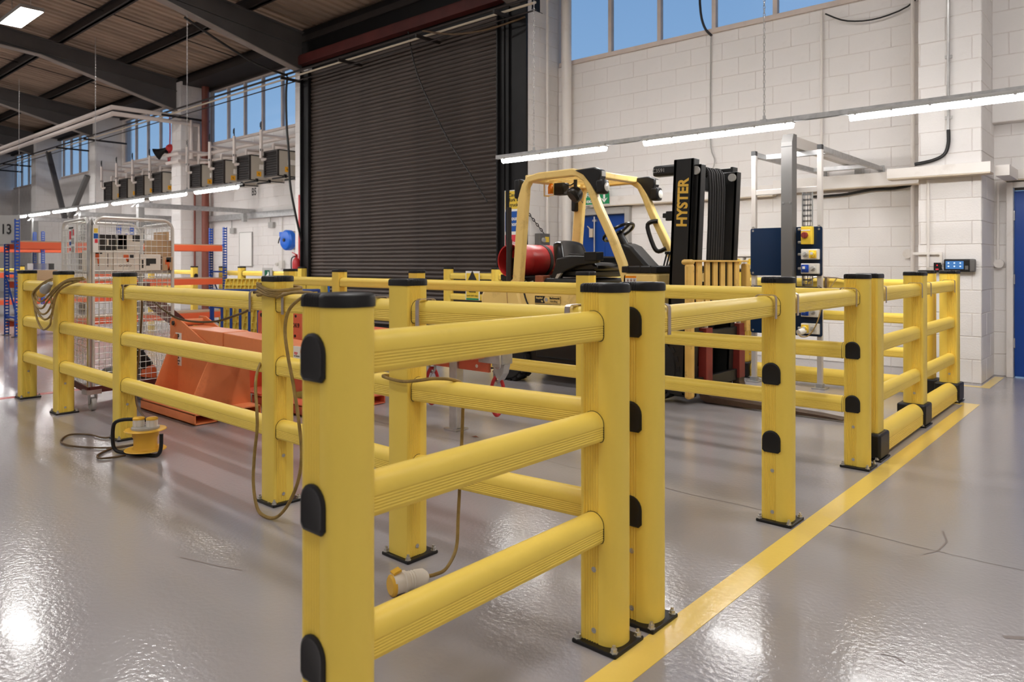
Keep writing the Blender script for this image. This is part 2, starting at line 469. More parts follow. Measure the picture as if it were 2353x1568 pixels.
# left bays
w = wall('wall_left', -18.42, -13.22, ((0, SILL), (HEAD, 5.95)))
courses(w, -18.42, -13.22, 0, SILL, YW, 'x')
w = wall('wall_far', -24.15, -18.95, ((0, SILL), (HEAD, 5.95)))
mb = MB(); mb.box(-24.15, -23.98, YW+.006, YW+.24, SILL, HEAD); obj('backing', mb, WALLJ, w, smooth=0)
courses(w, -24.15, -18.95, 0, SILL, YW, 'x')
for nm, a, b in (('wall_end', -29.87, -24.7), ('wall_beyond', -35.6, -30.4)):
    w = wall(nm, a, b, ((0, SILL), (HEAD, 5.95)))
    courses(w, a, b, 0, SILL, YW, 'x', merge=True)
w = wall('wall_outer', -46, -36.1, ((0, 5.95),)); courses(w, -46, -36.1, 0, 5.9, YW, 'x', merge=True)
# remaining shell of the hall
mb = MB(); mb.box(-46.2, -46, -12, 9.24, 0, 9); structure('wall_gable_left', mb, WALL, smooth=0)
mb = MB(); mb.box(9, 9.2, -12, 9.24, 0, 9); structure('wall_gable_right', mb, WALL, smooth=0)
mb = MB(); mb.box(-46, 9, -12.2, -12, 0, 9); structure('wall_front', mb, WALL, smooth=0)
mb = MB(); mb.box(-12.75, -7.42, 8.62, 8.9, 0, 6.0); structure('wall_behind_shutter', mb, SHUTF, smooth=0)

# ------------------------------------------------------------------ windows
def window(n, x0, x1, mull):
    root = structure('window_%d' % n)
    m = MB()
    y0, y1 = YW+.02, YW+.09
    m.box(x0, x1, y0-.05, y1+.02, SILL, SILL+.06); m.box(x0, x1, y0, y1, HEAD-.06, HEAD)
    m.box(x0, x0+.07, y0, y1, SILL+.06, HEAD-.06); m.box(x1-.07, x1, y0, y1, SILL+.06, HEAD-.06)
    obj('frame', m, WINF, root, smooth=0)
    xs = [x0+.07]+list(mull)+[x1-.07]
    for x in mull:
        m = MB(); m.box(x-.028, x+.028, y0-.01, y1-.01, SILL+.06, HEAD-.06); obj('mullion', m, WINF, root, smooth=0)
    for a, b in zip(xs[:-1], xs[1:]):
        m = MB(); m.box(a, b, YW+.06, YW+.066, SILL+.05, HEAD-.05); obj('pane', m, GLASS, root, smooth=0)
window(1, -6.95, -1.82, [-6.86+.82*i for i in range(1, 6)])
window(2, -18.36, -13.22, [-17.46, -16.64, -15.81, -14.96, -14.1])
window(3, -23.98, -18.95, [-23.1, -22.25, -21.4, -20.55, -19.75])
window(4, -29.56, -24.7, [-28.7, -27.85, -27.0, -26.1])
window(5, -35.3, -30.4, [-34.4, -33.5, -32.6])

# ------------------------------------------------------------------ roof
def zroof(y): return 6.02+.12*(8.27-y)
c = MB()
RY = -12.0
prof = []
x = -46.0
top = []
while x < 9.2:
    for dx, dz in ((0, 0), (.09, 0), (.115, .035), (.205, .035)):
        top.append((x+dx, dz))
    x += .23
n = len(top)
vs = [(a, 9.3, zroof(9.3)+d) for a, d in top]+[(a, RY, zroof(RY)+d) for a, d in top]
c.add(vs, [(i, i+n, i+n+1, i+1) for i in range(n-1)])
vs = [(a, 9.3, zroof(9.3)+.1) for a in (-46, 9.2)]+[(a, RY, zroof(RY)+.1) for a in (9.2, -46)]
c.add(vs, [(0,1,2,3)])
ceiling = structure('ceiling', c, ROOFM, smooth=0)
for y in (8.55, 7.08, 5.62, 4.1, 2.6, 1.1, -.4, -1.9, -3.4):
    m = MB(); z = zroof(y)
    m.box(-46, 9, y-.03, y+.03, z-.20, z-.005); m.box(-46, 9, y-.07, y+.07, z-.20, z-.185); m.box(-46, 9, y-.07, y+.07, z-.02, z-.005)
    obj('purlin', m, DARK, ceiling, smooth=0)
for y in (6.3, 4.85):
    for X in (-30., -27, -24, -21.5, -19.3, -16.2, -14.2, -10.5):
        pass
m = MB()
for X in (-27.3, -21.6, -15.9, -10.1):
    m.bar((X, 8.4, zroof(8.4)-.1), (X, 2.4, zroof(2.4)-.1), .016, .016)
obj('sag_rod', m, DARK, ceiling, smooth=0)
def rafter(n, X):
    r = structure('beam_%d' % n)
    zt = lambda y: zroof(y)-.195
    def zb(y): return (5.80+.07*(5.24-y)) if y < 5.24 else 5.80-(y-5.24)*.2551
    w = MB(); ys = [8.27, 5.24, 2, -12]
    for a, b in zip(ys[:-1], ys[1:]):
        w.add([(X-.012, a, zb(a)), (X-.012, b, zb(b)), (X-.012, b, zt(b)), (X-.012, a, zt(a)), (X+.012, a, zb(a)), (X+.012, b, zb(b)), (X+.012, b, zt(b)), (X+.012, a, zt(a))],
              [(0,1,2,3),(7,6,5,4),(0,4,5,1),(3,2,6,7)])
    w.bar((X+.03, 8.27, zt(8.27)-.3), (X+.03, 2.6, zt(2.6)-.34), .05, .018)
    obj('web', w, STEELP, r, smooth=0)
    b = MB()
    for a, c2 in zip(ys[:-1], ys[1:]): b.bar((X, a, zb(a)), (X, c2, zb(c2)), .19, .022)
    obj('bottom_flange', b, FLANGE, r, smooth=0)
    t = MB(); t.bar((X, 8.27, zt(8.27)-.01), (X, -12, zt(-12)-.01), .19, .022); obj('top_flange', t, STEELP, r, smooth=0)
for i, X in enumerate((4.4, -1.55, -7.2, -12.98, -18.68, -24.42, -30.13, -35.85)): rafter(i+1, X)
# eaves and shutter header
m = MB(); m.box(-46, 9, 8.32, 8.95, 5.66, 5.78); m.box(-46, 9, 8.95, 9.06, 5.60, 6.0)
structure('beam_eaves', m, DARK, smooth=0)
m = MB(); m.box(-13.2, -6.99, 8.18, 8.34, 5.16, 5.33); m.box(-13.2, -6.99, 8.2, 8.32, 5.33, 5.36)
structure('beam_header', m, REDBR, smooth=0, bev=.01)
m = MB(); m.box(-13.2, -6.99, 8.36, 8.62, 4.95, 5.9); structure('trim_1', m, SHUTF, smooth=0)

# ------------------------------------------------------------------ roller shutter
sh = structure('door_1')
pitch = .0705
sp = []
for i in range(9):
    t = i/8; sp.append((-.022*math.sin(pi*min(1, t*1.0))*(1 if t < 1 else 0), .006+t*.052))
prof = [(0, 0), (-.006, .004)]+[(-.006-.018*math.sin(pi*t/8), .008+.052*t/8) for t in range(9)]+[(-.006, .064), (0, .0665), (.012, .0665), (.012, 0)]
m = MB(); m.prism(prof[::-1], (-12.68, 0, 0), (0,1,0), (0,0,1), (5.2, 0, 0))
s0 = obj('slat', m, SHUT, sh, smooth=50, loc=(0, 8.29, .05))
for k in range(1, 70): inst('slat', s0, sh, (random.uniform(-.006, .006), 8.29+random.uniform(-.003, .003), .05+pitch*k))
m = MB(); m.box(-12.69, -7.47, 8.25, 8.31, 0, .05); obj('bottom_rail', m, SHUTF, sh, smooth=0)
for a, b in ((-12.86, -12.64), (-7.52, -7.40)):
    m = MB(); m.box(a, b, 8.20, 8.262, 0, 5.0); m.box(a, a+.03, 8.15, 8.262, 0, 5.0); obj('guide', m, SHUTF, sh, smooth=0, bev=.006)
m = MB(); m.box(-7.42, -6.985, 8.225, 8.266, 0, 5.2); m.box(-7.36, -7.3, 8.19, 8.23, 0, 5.2)
obj('jamb_cladding', m, SHUTF, sh, smooth=0)
m = MB(); m.box(-13.06, -12.862, 8.245, 8.269, 0, 2.55); obj('jamb_cladding', m, REDP, sh, smooth=0, label='red painted lower jamb')
m = MB(); m.box(-12.99, -12.93, 8.24, 8.246, 1.75, 2.0); obj('notice', m, SIGNW, sh, smooth=0)

# ------------------------------------------------------------------ blue doors
d = structure('door_2')
m = MB(); m.box(-6.62, -6.54, 8.93, 9.1, 0, 1.98); m.box(-5.74, -5.66, 8.93, 9.1, 0, 1.98); m.box(-6.54, -5.74, 8.93, 9.1, 1.88, 1.98)
obj('frame', m, GPLAS, d, smooth=0, bev=.01)
m = MB(); m.box(-6.54, -6.14, 9.03, 9.08, .01, 1.88); obj('leaf', m, BLUE, d, smooth=0, bev=.004)
m = MB(); m.box(-6.135, -5.74, 9.03, 9.08, .01, 1.88); obj('leaf', m, BLUE, d, smooth=0, bev=.004)
m = MB(); m.cyl((-6.30, 8.99, .1), (-6.30, 8.99, 1.86), .012); 
for z in (.25, 1.02, 1.3, 1.8): m.box(-6.33, -6.27, 8.98, 9.03, z-.015, z+.015)
m.box(-6.34, -6.1, 8.97, 9.03, .96, 1.0); m.box(-6.2, -6.1, 8.95, 9.03, .92, 1.05)
obj('panic_bolt', m, STEEL, d)
m = MB(); m.box(-6.38, -6.32, 8.97, 9.03, 1.55, 1.68); m.cyl((-6.42, 8.98, 1.72), (-6.35, 8.98, 1.66), .008); obj('padlock', m, BEIGE, d, smooth=0)
m = MB(); m.box(-6.26, -6.1, 9.02, 9.031, 1.08, 1.14); n1 = obj('notice', m, GREEN, d, smooth=0)
text('TO OPEN', .026, SIGNW, (-6.18, 9.018, 1.122), '-y', n1); text('BREAK TUBE', .022, SIGNW, (-6.18, 9.018, 1.095), '-y', n1)
m = MB(); m.box(-6.22, -5.78, 9.02, 9.031, .84, .91); n1 = obj('notice', m, GREEN, d, smooth=0, label='green push bar strip')
text('Push bar to open', .05, SIGNW, (-6.0, 9.018, .875), '-y', n1)
d = structure('door_3')
m = MB(); m.box(-1.16, -1.10, 8.93, 9.1, 0, 1.99); m.box(-.16, -.1, 8.93, 9.1, 0, 1.99); m.box(-1.10, -.16, 8.93, 9.1, 1.93, 1.99)
obj('frame', m, WPAINT, d, smooth=0, bev=.006)
m = MB(); m.box(-1.095, -.165, 8.985, 9.03, .01, 1.90); obj('leaf', m, BLUE, d, smooth=0, bev=.004)
for z in (.35, 1.0, 1.65):
    m = MB(); m.cyl((-1.098, 8.975, z-.05), (-1.098, 8.975, z+.05), .011); obj('hinge', m, STEEL, d)
m = MB(); m.box(-1.09, -.17, 8.95, 9.0, 1.905, 1.93); obj('weather_strip', m, DARK, d, smooth=0)
# ------------------------------------------------------------------ lamps
def chain_mb(p0, p1, pitch=.034, r=.0032, w=.009):
    mb = MB(); p0, p1 = Vector(p0), Vector(p1); n = max(2, int((p1-p0).length/pitch)); d = (p1-p0)/n; dn = d.normalized()
    a = dn.orthogonal().normalized(); b = dn.cross(a)
    for i in range(n):
        c = p0+d*(i+.5); s = a if i % 2 else b; L = d.length*.62
        pts = []
        for k in range(8):
            t = 2*pi*k/8; pts.append(c+dn*math.sin(t)*L+s*math.cos(t)*w)
        mb.tube(pts, r, 4, closed=True)
    return mb
def light_track(label, x0, x1, y, z, hangers):
    t = thing('lighting_track', label, 'light track', (x0, y, z))
    m = MB(); m.box(x0, x1, y-.022, y+.022, z+.055, z+.058); m.box(x0, x1, y-.022, y-.019, z+.012, z+.055); m.box(x0, x1, y+.019, y+.022, z+.012, z+.055); m.box(x0, x1, y-.022, y-.008, z+.012, z+.015); m.box(x0, x1, y+.008, y+.022, z+.012, z+.015); m.box(x0, x1, y-.019, y+.019, z+.030, z+.033)
    obj('track', m, GALV, t, world=True, smooth=0)
    for hx in hangers:
        m = MB(); m.box(hx-.03, hx+.03, y-.026, y+.026, z+.03, z+.064); m.box(hx-.01, hx+.01, y-.01, y+.01, z+.064, z+.10)
        obj('hanger_clip', m, GALV, t, world=True, smooth=0)
        obj('chain', chain_mb((hx, y, z+.09), (hx, y, zroof(y)-.2)), STEEL, t, world=True)
    return t
def batten(label, x0, x1, y, z, group):
    L = x1-x0
    t = thing('strip_light', label, 'strip light', (x0, y, z), group=group)
    m = MB(); prof = [(-.042, .0), (.042, .0), (.038, .02), (.025, .034), (-.025, .034), (-.038, .02)]
    m.prism(prof, (0,0,0), (0,1,0), (0,0,1), (L, 0, 0)); obj('body', m, GPLAS, t, smooth=30)
    m = MB(); prof = [(-.04, 0)]+[(.04*math.cos(a), -.046*abs(math.sin(a))**.8) for a in [pi+pi*k/10 for k in range(1, 10)]]+[(.04, 0)]
    m.prism(prof, (.012, 0, 0), (0,1,0), (0,0,1), (L-.024, 0, 0)); obj('diffuser', m, GLOW, t, smooth=50)
    m = MB()
    for k in range(6):
        xx = .06+(L-.12)*k/5; m.box(xx-.01, xx+.01, -.047, -.039, -.008, .022); m.box(xx-.01, xx+.01, .039, .047, -.008, .022)
    obj('clip', m, GPLAS, t, smooth=0)['kind'] = 'stuff'
    return t
light_track('long galvanised lighting channel on chains in front of the white block wall', -6.05, 3.0, 6.57, 2.42, (-5.46, -2.71, .3))
RB = [(-5.95, -4.45, 'strip light nearest the black shutter, first from the free end of the right channel'), (-3.98, -2.44, 'strip light hanging above the forklift mast, second from the free end of the right channel'),
      (-1.97, -.45, 'strip light on the right channel whose end runs off the right edge of the photo')]
for a, b, l in RB: batten(l, a, b, 6.57, 2.42, 'strip lights on the right channel')
light_track('long lighting channel on chains running past the heaters and racking', -36, -11.06, 5.95, 2.42, (-13.0, -17.4, -22.9, -28.))
LW = ['strip light below the heaters, closest to the shutter on the far channel', 'second strip light from the shutter on the far channel, below the B6 sign bay', 'third strip light from the shutter on the far channel', 'fourth strip light from the shutter on the far channel, by the V brace',
      'fifth strip light from the shutter on the far channel', 'sixth strip light from the shutter on the far channel', 'seventh strip light from the shutter, beside the blue rack uprights', 'eighth strip light from the shutter, above the 13 sign']
x = -11.21
for l in LW:
    batten(l, x-1.45, x, 5.95, 2.42, 'strip lights on the far channel'); x -= 1.86
n = 0
def highbay(label, x, y, z=5.92, group='high bay lights'):
    t = thing('high_bay_light', label, 'ceiling light', (x, y, z), group=group)
    m = MB(); m.box(-.70, .70, -.20, .20, .0, .07); obj('housing', m, GPLAS, t, smooth=0, bev=.01)
    m = MB(); m.box(-.68, .68, -.18, .18, -.006, .0); obj('diffuser', m, GLOWH, t, smooth=0)
    m = MB(); zt = zroof(y)-.02-z
    for sx_ in (-.6, .6): m.cyl((sx_, 0, .07), (sx_, 0, zt), .006, seg=6)
    obj('hanger', m, STEEL, t)
for X in (-28, -22.3, -16.5, -10.8, -5.1, .6, 6.):
    for Y in (4.32, -.6, -5.5):
        if X == -16.5 and Y == 4.32: highbay('square glowing high bay light under the brown roof', X, Y)
        else:
            row = {4.32: 'window side row', -.6: 'middle row', -5.5: 'far side row'}[Y]
            nth = ['first', 'second', 'third', 'fourth', 'fifth', 'sixth', 'seventh'][(-28, -22.3, -16.5, -10.8, -5.1, .6, 6.).index(X)]
            highbay('roof light out of the photo, %s from the far gable, %s' % (nth, row), X, Y, z=zroof(Y)-.45, group='high bay lights out of view')

# ------------------------------------------------------------------ unit heaters
def heater(label, x, group):
    t = thing('unit_heater', label, 'heater', (x, 8.13, 2.98), group=group)
    m = MB(); m.box(0, .53, .03, .80, 0, .54); obj('case', m, HEATB, t, smooth=0, bev=.008)
    m = MB(); m.box(-.005, .535, -.01, .035, 0, .03); m.box(-.005, .535, -.01, .035, .51, .545); m.box(-.005, .025, -.01, .035, .03, .51); m.box(.505, .535, -.01, .035, .03, .51); m.box(.03, .5, .02, .03, .03, .51)
    obj('front_frame', m, DARK, t, smooth=0)
    m = MB(); m.bar((.02, .018, .052), (.51, .018, .052), .004, .05, up=(0, .8, .6)); s0 = obj('louvre', m, FKB, t, smooth=0)
    for k in range(1, 9): inst('louvre', s0, t, (0, 0, k*.0535))
    m = MB(); m.box(.53, .545, .02, .84, .53, .55); obj('bracket_rail', m, BLK, t, smooth=0)
    m = MB(); m.box(.53, .545, .02, .84, -.01, .01); obj('bracket_rail', m, BLK, t, smooth=0)
    m = MB(); m.box(.53, .575, .23, .40, .24, .35); obj('control_box', m, WPLAS, t, smooth=0, bev=.006)
    m = MB(); m.box(.53, .533, .17, .28, .09, .20); k = obj('warning_sticker', m, STICK, t, smooth=0)
    m = MB(); m.add([(.5345, .225, .18), (.5345, .205, .14), (.5345, .228, .145), (.5345, .222, .105), (.5345, .245, .15), (.5345, .225, .148)], [(0,1,2,5),(2,3,4,5)]); obj('lightning_mark', m, INK, k, smooth=0)
    m = MB(); m.tube(smooth_path([(.56, .30, .24), (.56, .31, .17), (.56, .33, .1), (.55, .38, .03), (.5, .42, .01)], 4), .005, 6); obj('flex', m, GPLAS, t)
    # supply valves in front
    m = MB(); m.cyl((-.02, -.06, .40), (-.02, -.06, 1.0), .034, seg=10); m.cyl((-.02, -.06, .37), (.05, .06, .39), .034, seg=10)
    m.cyl((.06, .18, .5), (.06, .18, .72), .03, seg=10); m.cyl((.06, .18, .72), (.06, .62, .72), .03, seg=10); m.cyl((-.02, -.06, .90), (-.02, .62, .90), .03, seg=10)
    obj('supply_pipe', m, PIPEW, t)
    m = MB(); m.cyl((-.02, -.06, 1.0), (-.02, -.06, 1.18), .012, seg=8); m.cyl((-.06, -.06, 1.06), (-.06, -.06, 1.16), .008, seg=6); m.box(-.05, .01, -.09, -.03, .55, .60)
    obj('air_vent', m, FKB, t)
    for yy in (.12, .42):
        mm = MB(); mm.box(.1, .62, yy, yy+.03, -.04, -.01); mm.box(.58, .62, yy-.01, yy+.04, -.04, .03); obj('support_arm', mm, BLK, t, smooth=0)
HL = ['unit heater beside the shutter, closest of the louvred row', 'second unit heater from the shutter', 'third unit heater from the shutter', 'fourth unit heater from the shutter, beside the white pier']
for k, l in enumerate(HL): heater(l, -14.18-1.14*k, 'unit heaters on the left bay')
HL = ['fifth unit heater from the shutter, half hidden by the white pier', 'sixth unit heater from the shutter', 'seventh unit heater from the shutter, under the blue window', 'furthest unit heater, eighth from the shutter']
for k, l in enumerate(HL): heater(l, -19.76-1.11*k, 'unit heaters on the far bay')
def pipe(name, label, pts, r, m, cat='pipe', seg=10, sm=0, group=None):
    mb = MB(); mb.tube(smooth_path(pts, sm) if sm else pts, r, seg)
    return tag(obj(name, mb, m), label, cat, group)
for dz, w in ((0, 'upper'), (-.2, 'lower')):
    pipe('heating_pipe', '%s silver heating main behind the heaters below the windows' % w, [(-23.6, 8.72, 3.92+dz), (-19.02, 8.72, 3.92+dz), (-19.02, 8.19, 3.92+dz), (-18.34, 8.19, 3.92+dz), (-18.34, 8.72, 3.92+dz), (-13.4, 8.72, 3.92+dz)], .045, PIPEW)
for dy, dz, w in ((0, 0, 'upper'), (.02, -.15, 'lower')):
    pipe('heating_pipe', '%s white heating main turning a corner under the dark roof' % w, [(-44, 6.9, 4.9+dz), (-18.75, 6.78+dy, 4.9+dz), (-18.34, 8.5+dy*10, 4.84+dz), (-18.34, 8.5+dy*10, 3.8)], .058, PIPEW)

# ------------------------------------------------------------------ crane conductor rails and loose cables high on the wall
CRT = thing('conductor_rails', 'dark conductor rails on brackets running along the top of the wall', 'rails', (-40, 7.95, 4.8))
for y, z, r, mm in ((7.95, 4.93, .022, DARK), (7.98, 4.86, .018, BEIGE), (8.0, 4.76, .012, DARK)):
    m = MB(); m.cyl((-40, y, z), (-6.6, y, z), r, seg=10); obj('rail', m, mm, CRT, world=True)
for X in (-34, -31.8, -26.0, -23.6, -18.3, -12.9, -11.0, -8.9, -7.2):
    m = MB(); m.bar((X, 7.75, 4.81), (X, 8.27 if X > -14 else 8.95, 4.81), .035, .05); obj('bracket', m, DARK, CRT, world=True, smooth=0)
pts = [(-12.9, 7.9, 4.86), (-12.95, 7.9, 4.55), (-12.85, 7.85, 3.9), (-12.72, 7.82, 3.3), (-12.7, 7.85, 2.6), (-12.72, 8.1, 1.6)]
pipe('hanging_cable', 'thick black cable hanging beside the left edge of the shutter', pts, .022, BLKC, 'cable', sm=5)
pipe('hanging_cable', 'black cable drooping from the roof beam to the wall rails', [(-13.0, 5.9, 5.55), (-13.0, 6.6, 5.25), (-12.95, 7.3, 4.98), (-12.9, 7.9, 4.88)], .022, BLKC, 'cable', sm=4)
pipe('hanging_cable', 'thin dark cable hanging slack across the shutter slats', [(-9.55, 8.15, 5.1), (-9.3, 8.15, 4.3), (-8.6, 8.15, 3.2), (-8.1, 8.15, 2.6), (-7.7, 8.15, 2.1)], .012, BLKC, 'cable', sm=4)
pipe('hanging_cable', 'drooping cable bunch by the top right corner of the shutter', [(-8.9, 7.9, 4.92), (-8.2, 7.9, 4.72), (-7.5, 7.95, 4.66), (-6.9, 8.1, 4.75)], .014, CORDD, 'cable', sm=4)
pipe('hanging_cable', 'black cable hanging in front of the right window', [(-4.55, 8.9, 5.4), (-4.55, 8.92, 4.6), (-4.5, 8.94, 4.3), (-4.4, 8.95, 4.16)], .016, BLKC, 'cable', sm=4)
pipe('hanging_cable', 'thin dark cable sagging below the right window sill', [(-2.95, 8.95, 4.12), (-2.7, 8.95, 3.98), (-2.35, 8.95, 3.94), (-2.0, 8.95, 4.05), (-1.85, 8.7, 4.3)], .009, BLKC, 'cable', sm=4)
pipe('hanging_cable', 'thin grey cable running down the wall behind the forklift mast', [(-4.42, 8.975, 4.15), (-4.43, 8.975, 3.2), (-4.42, 8.97, 2.7), (-4.36, 8.96, 2.5), (-4.44, 8.97, 2.3), (-4.46, 8.975, 2.16)], .008, GPLAS, 'cable', sm=4)
# down pipes
pipe('downpipe', 'thick white downpipe beside the shutter pier', [(-6.72, 8.86, 0), (-6.72, 8.86, 5.9)], .075, WPAINT, seg=14)
pipe('conduit', 'thin white conduit in the corner beside the thick downpipe', [(-6.9, 8.62, 0), (-6.9, 8.62, 5.6)], .02, WPAINT)
pipe('downpipe', 'brown painted downpipe on the far white pier', [(-18.2, 8.8, 0), (-18.2, 8.8, 5.9)], .09, DOWNP, seg=14)
pipe('conduit', 'brown conduit beside the brown downpipe', [(-18.36, 8.6, 0), (-18.36, 8.6, 3.0)], .025, DOWNP)
pipe('conduit', 'white conduit dropping from the sill behind the steel frame', [(-3.0, 8.965, 2.36), (-3.0, 8.965, 4.18)], .014, WPAINT)
pipe('conduit', 'white conduit pair member beside the right pier', [(-2.02, 8.95, .95), (-2.02, 8.95, 4.8)], .022, WPAINT)
pipe('conduit', 'thinner white conduit hugging the right pier', [(-1.92, 8.94, .7), (-1.92, 8.94, 4.8)], .014, WPAINT)
pipe('conduit', 'grey steel conduit running down the right pier', [(-1.545, 8.245, 2.46), (-1.545, 8.245, 5.4)], .014, STEEL)
for z, l in ((2.6, 'lowest'), (3.2, 'middle'), (3.9, 'top')):
    m = MB(); m.box(-1.575, -1.515, 8.24, 8.27, z-.015, z+.015); tag(obj('conduit_saddle', m, STEEL, smooth=0), '%s steel saddle holding the grey conduit on the right pier' % l, 'clip', 'conduit saddles')
pipe('power_cable', 'thick black cable curving off the grey conduit across the pier', [(-1.545, 8.245, 2.48), (-1.545, 8.24, 2.34), (-1.58, 8.24, 2.24), (-1.68, 8.24, 2.19), (-1.84, 8.24, 2.165)], .017, BLKC, 'cable', sm=5)
pipe('power_cable', 'black cable running from the steel frame along the wall to the pier', [(-3.1, 8.95, 1.96), (-2.75, 8.95, 1.965), (-2.45, 8.95, 2.0), (-2.2, 8.95, 2.0), (-2.02, 8.94, 2.03), (-1.9, 8.9, 2.12)], .016, BLKC, 'cable', sm=5)
pipe('conduit', 'white conduit down the pier front above the barrier', [(-1.722, 8.25, 1.12), (-1.722, 8.25, 2.0)], .013, WPAINT)
pipe('conduit', 'white conduit on the wall beside the blue door', [(-1.235, 8.97, 1.2), (-1.235, 8.97, 2.0)], .013, WPAINT)
m = MB(); m.cyl((-1.225, 8.995, 1.16), (-1.225, 8.95, 1.16), .045, seg=20); tag(obj('junction_box', m, WPAINT), 'round white junction box beside the blue door frame', 'junction box')
m = MB(); m.cyl((-2.07, 8.995, 1.27), (-2.07, 8.94, 1.27), .05, seg=20); tag(obj('junction_box', m, WPAINT), 'round white junction box left of the right pier', 'junction box')
m = MB(); m.box(-1.86, -1.62, 8.24, 8.27, 1.25, 1.275); m.box(-1.62, -1.60, 8.24, 8.27, 1.15, 1.275); tag(obj('mini_trunking', m, WPAINT, smooth=0), 'small white trunking on the pier above the screen', 'trunking')
# white timber pipe boxing along the wall
def boxing(label, x0, x1, y0, y1, z0, z1):
    t = thing('pipe_boxing', label, 'boxing', (x0, y0, z0))
    m = MB(); m.box(x0, x1, y0, y1, z0+.012, z1)
    obj('board', m, WPAINT, t, world=True, smooth=0, bev=.002)
    m = MB(); m.box(x0+.004, x1-.004, y0+.004, y1, z0, z0+.012); obj('soffit', m, BEIGE, t, world=True, smooth=0)
boxing('white boxing on the wall above the blue double door', -6.3, -3.55, 8.86, 8.99, 1.99, 2.13)
boxing('white boxing on the wall behind the steel frame', -3.54, -1.9, 8.84, 8.99, 2.02, 2.18)
boxing('white boxing wrapped round the right pier', -2.06, -1.17, 8.08, 8.26, 2.01, 2.12)
boxing('white boxing right of the pier over the blue door', -1.165, 1.2, 8.86, 8.99, 2.0, 2.11)
m = MB(); m.box(-1.165, -1.05, 8.3, 8.86, 2.0, 2.1); tag(obj('boxing_return', m, WPAINT, smooth=0), 'white boxing return along the side of the pier', 'boxing')
m = MB(); m.box(-4.45, -3.1, 8.90, 8.995, 1.25, 1.275); m.box(-4.45, -3.1, 8.985, 8.995, 1.1, 1.25); tag(obj('socket_board', m, WPAINT, smooth=0), 'white backing board above the wall sockets', 'board')
for i, (x, l) in enumerate(((-4.17, 'first'), (-4.02, 'second'), (-3.86, 'third'))):
    t = thing('wall_socket', 'white wall socket box behind the load guard, %s from the mast' % l, 'socket', (x, 8.93, 1.1), group='wall sockets')
    m = MB(); m.box(-.06, .06, 0, .06, 0, .14); obj('box', m, WPLAS, t, smooth=0, bev=.006)
    m = MB(); m.lathe([(.04, 0), (.04, -.012), (.03, -.012), (.028, -.004), (0, -.004)], (0, 0, .08), (0, 1, 0)); obj('socket_ring', m, SIGNY, t)
    if i == 2:
        m = MB(); m.cyl((.02, -.01, -.03), (.05, -.06, -.06), .025, seg=10); obj('blue_socket', m, SOCKB, t, label='blue plug socket')
# galvanised trunking along the left bay
def galv(name, label, parts, cat='trunking'):
    m = MB()
    for p in parts: m.box(*p)
    return tag(obj(name, m, GALV, smooth=0, bev=.004), label, cat)
galv('cable_trunking', 'galvanised cable trunking along the left bay wall', [(-18.8, -13.05, 8.85, 8.99, 2.22, 2.36)])
galv('cable_trunking', 'galvanised cable trunking on the far bay wall', [(-24, -19, 8.85, 8.99, 2.22, 2.36)])
def ladder_arm(label, x, y0, y1, z, group):
    t = thing('gantry_arm', label, 'gantry', (x, y0, z), group=group)
    m = MB(); m.box(x-.12, x+.0, y0, y1, z, z+.10); m.bar((x-.06, y0, z+.1), (x-.06, y0-.1, z), .12, .02); obj('beam', m, GALV, t, world=True, smooth=0, bev=.008)
    m = MB(); m.box(x-.12, x, y0, y0+.12, 0, z); obj('post', m, GREYS, t, world=True, smooth=0)
    m = MB(); m.box(x-.10, x-.02, y1-.3, y1-.2, z-.2, z); obj('drop_bracket', m, GALV, t, world=True, smooth=0)
ladder_arm('silver gantry arm reaching the wall beside the B5 sign', -16.0, 6.3, 8.95, 2.34, 'gantry arms')
ladder_arm('silver gantry arm behind the wire cage, further from the shutter', -19.4, 6.3, 8.95, 2.30, 'gantry arms')
ladder_arm('silver gantry arm behind the tall blue rack uprights', -22.6, 6.2, 8.95, 2.3, 'gantry arms')
# wall text, board, reel, extinguisher
t = thing('bay_sign', 'white sign B5 on the left bay wall', 'sign', (-16.13, 8.99, 2.86)); obj('plate', plate('-y', (0, 0, 0), .36, .26), WALL, t, smooth=0); text('B5', .25, INK, (-16.13, 8.985, 2.86), '-y', t, bold=.003, xs=.85)
t = thing('bay_sign', 'white sign B6 on the far bay wall', 'sign', (-21.93, 8.99, 2.86)); obj('plate', plate('-y', (0, 0, 0), .36, .26), WALL, t, smooth=0); text('B6', .25, INK, (-21.93, 8.985, 2.86), '-y', t, bold=.003, xs=.85)
t = thing('whiteboard', 'tall narrow whiteboard on the left bay wall', 'whiteboard', (-16.5, 8.97, 1.5))
obj('board', plate('-y', (0, 0, 0), .58, .8, .01), SIGNW, t, smooth=0)
m = MB(); m.box(-.30, .30, -.006, .012, .4, .415); m.box(-.30, .30, -.006, .012, -.415, -.4); m.box(-.30, -.288, -.006, .012, -.4, .4); m.box(.288, .30, -.006, .012, -.4, .4); obj('frame', m, GPLAS, t, smooth=0)
t = thing('hose_reel', 'round blue hose reel on the wall beside the shutter', 'hose reel', (-14.05, 8.62, 1.66))
m = MB(); m.lathe([(0, -.09), (.1, -.1), (.19, -.085), (.22, -.05), (.22, .05), (.19, .09), (0, .1)], (0,0,0), (0, 1, 0), 28); m.box(-.24, -.06, -.07, .07, .08, .18); obj('case', m, BLUER, t)
m = MB(); m.cyl((0, -.115, 0), (0, -.09, 0), .035, seg=14); obj('hub', m, INK, t)
m = MB(); m.box(-.05, .05, .06, .38, -.2, .2); obj('bracket', m, GPLAS, t, smooth=0)
m = MB(); m.tube(smooth_path([(-.22, 0, .14), (-.3, -.02, .06), (-.36, -.02, -.06)], 4), .012, 6); obj('hose', m, BLKC, t)
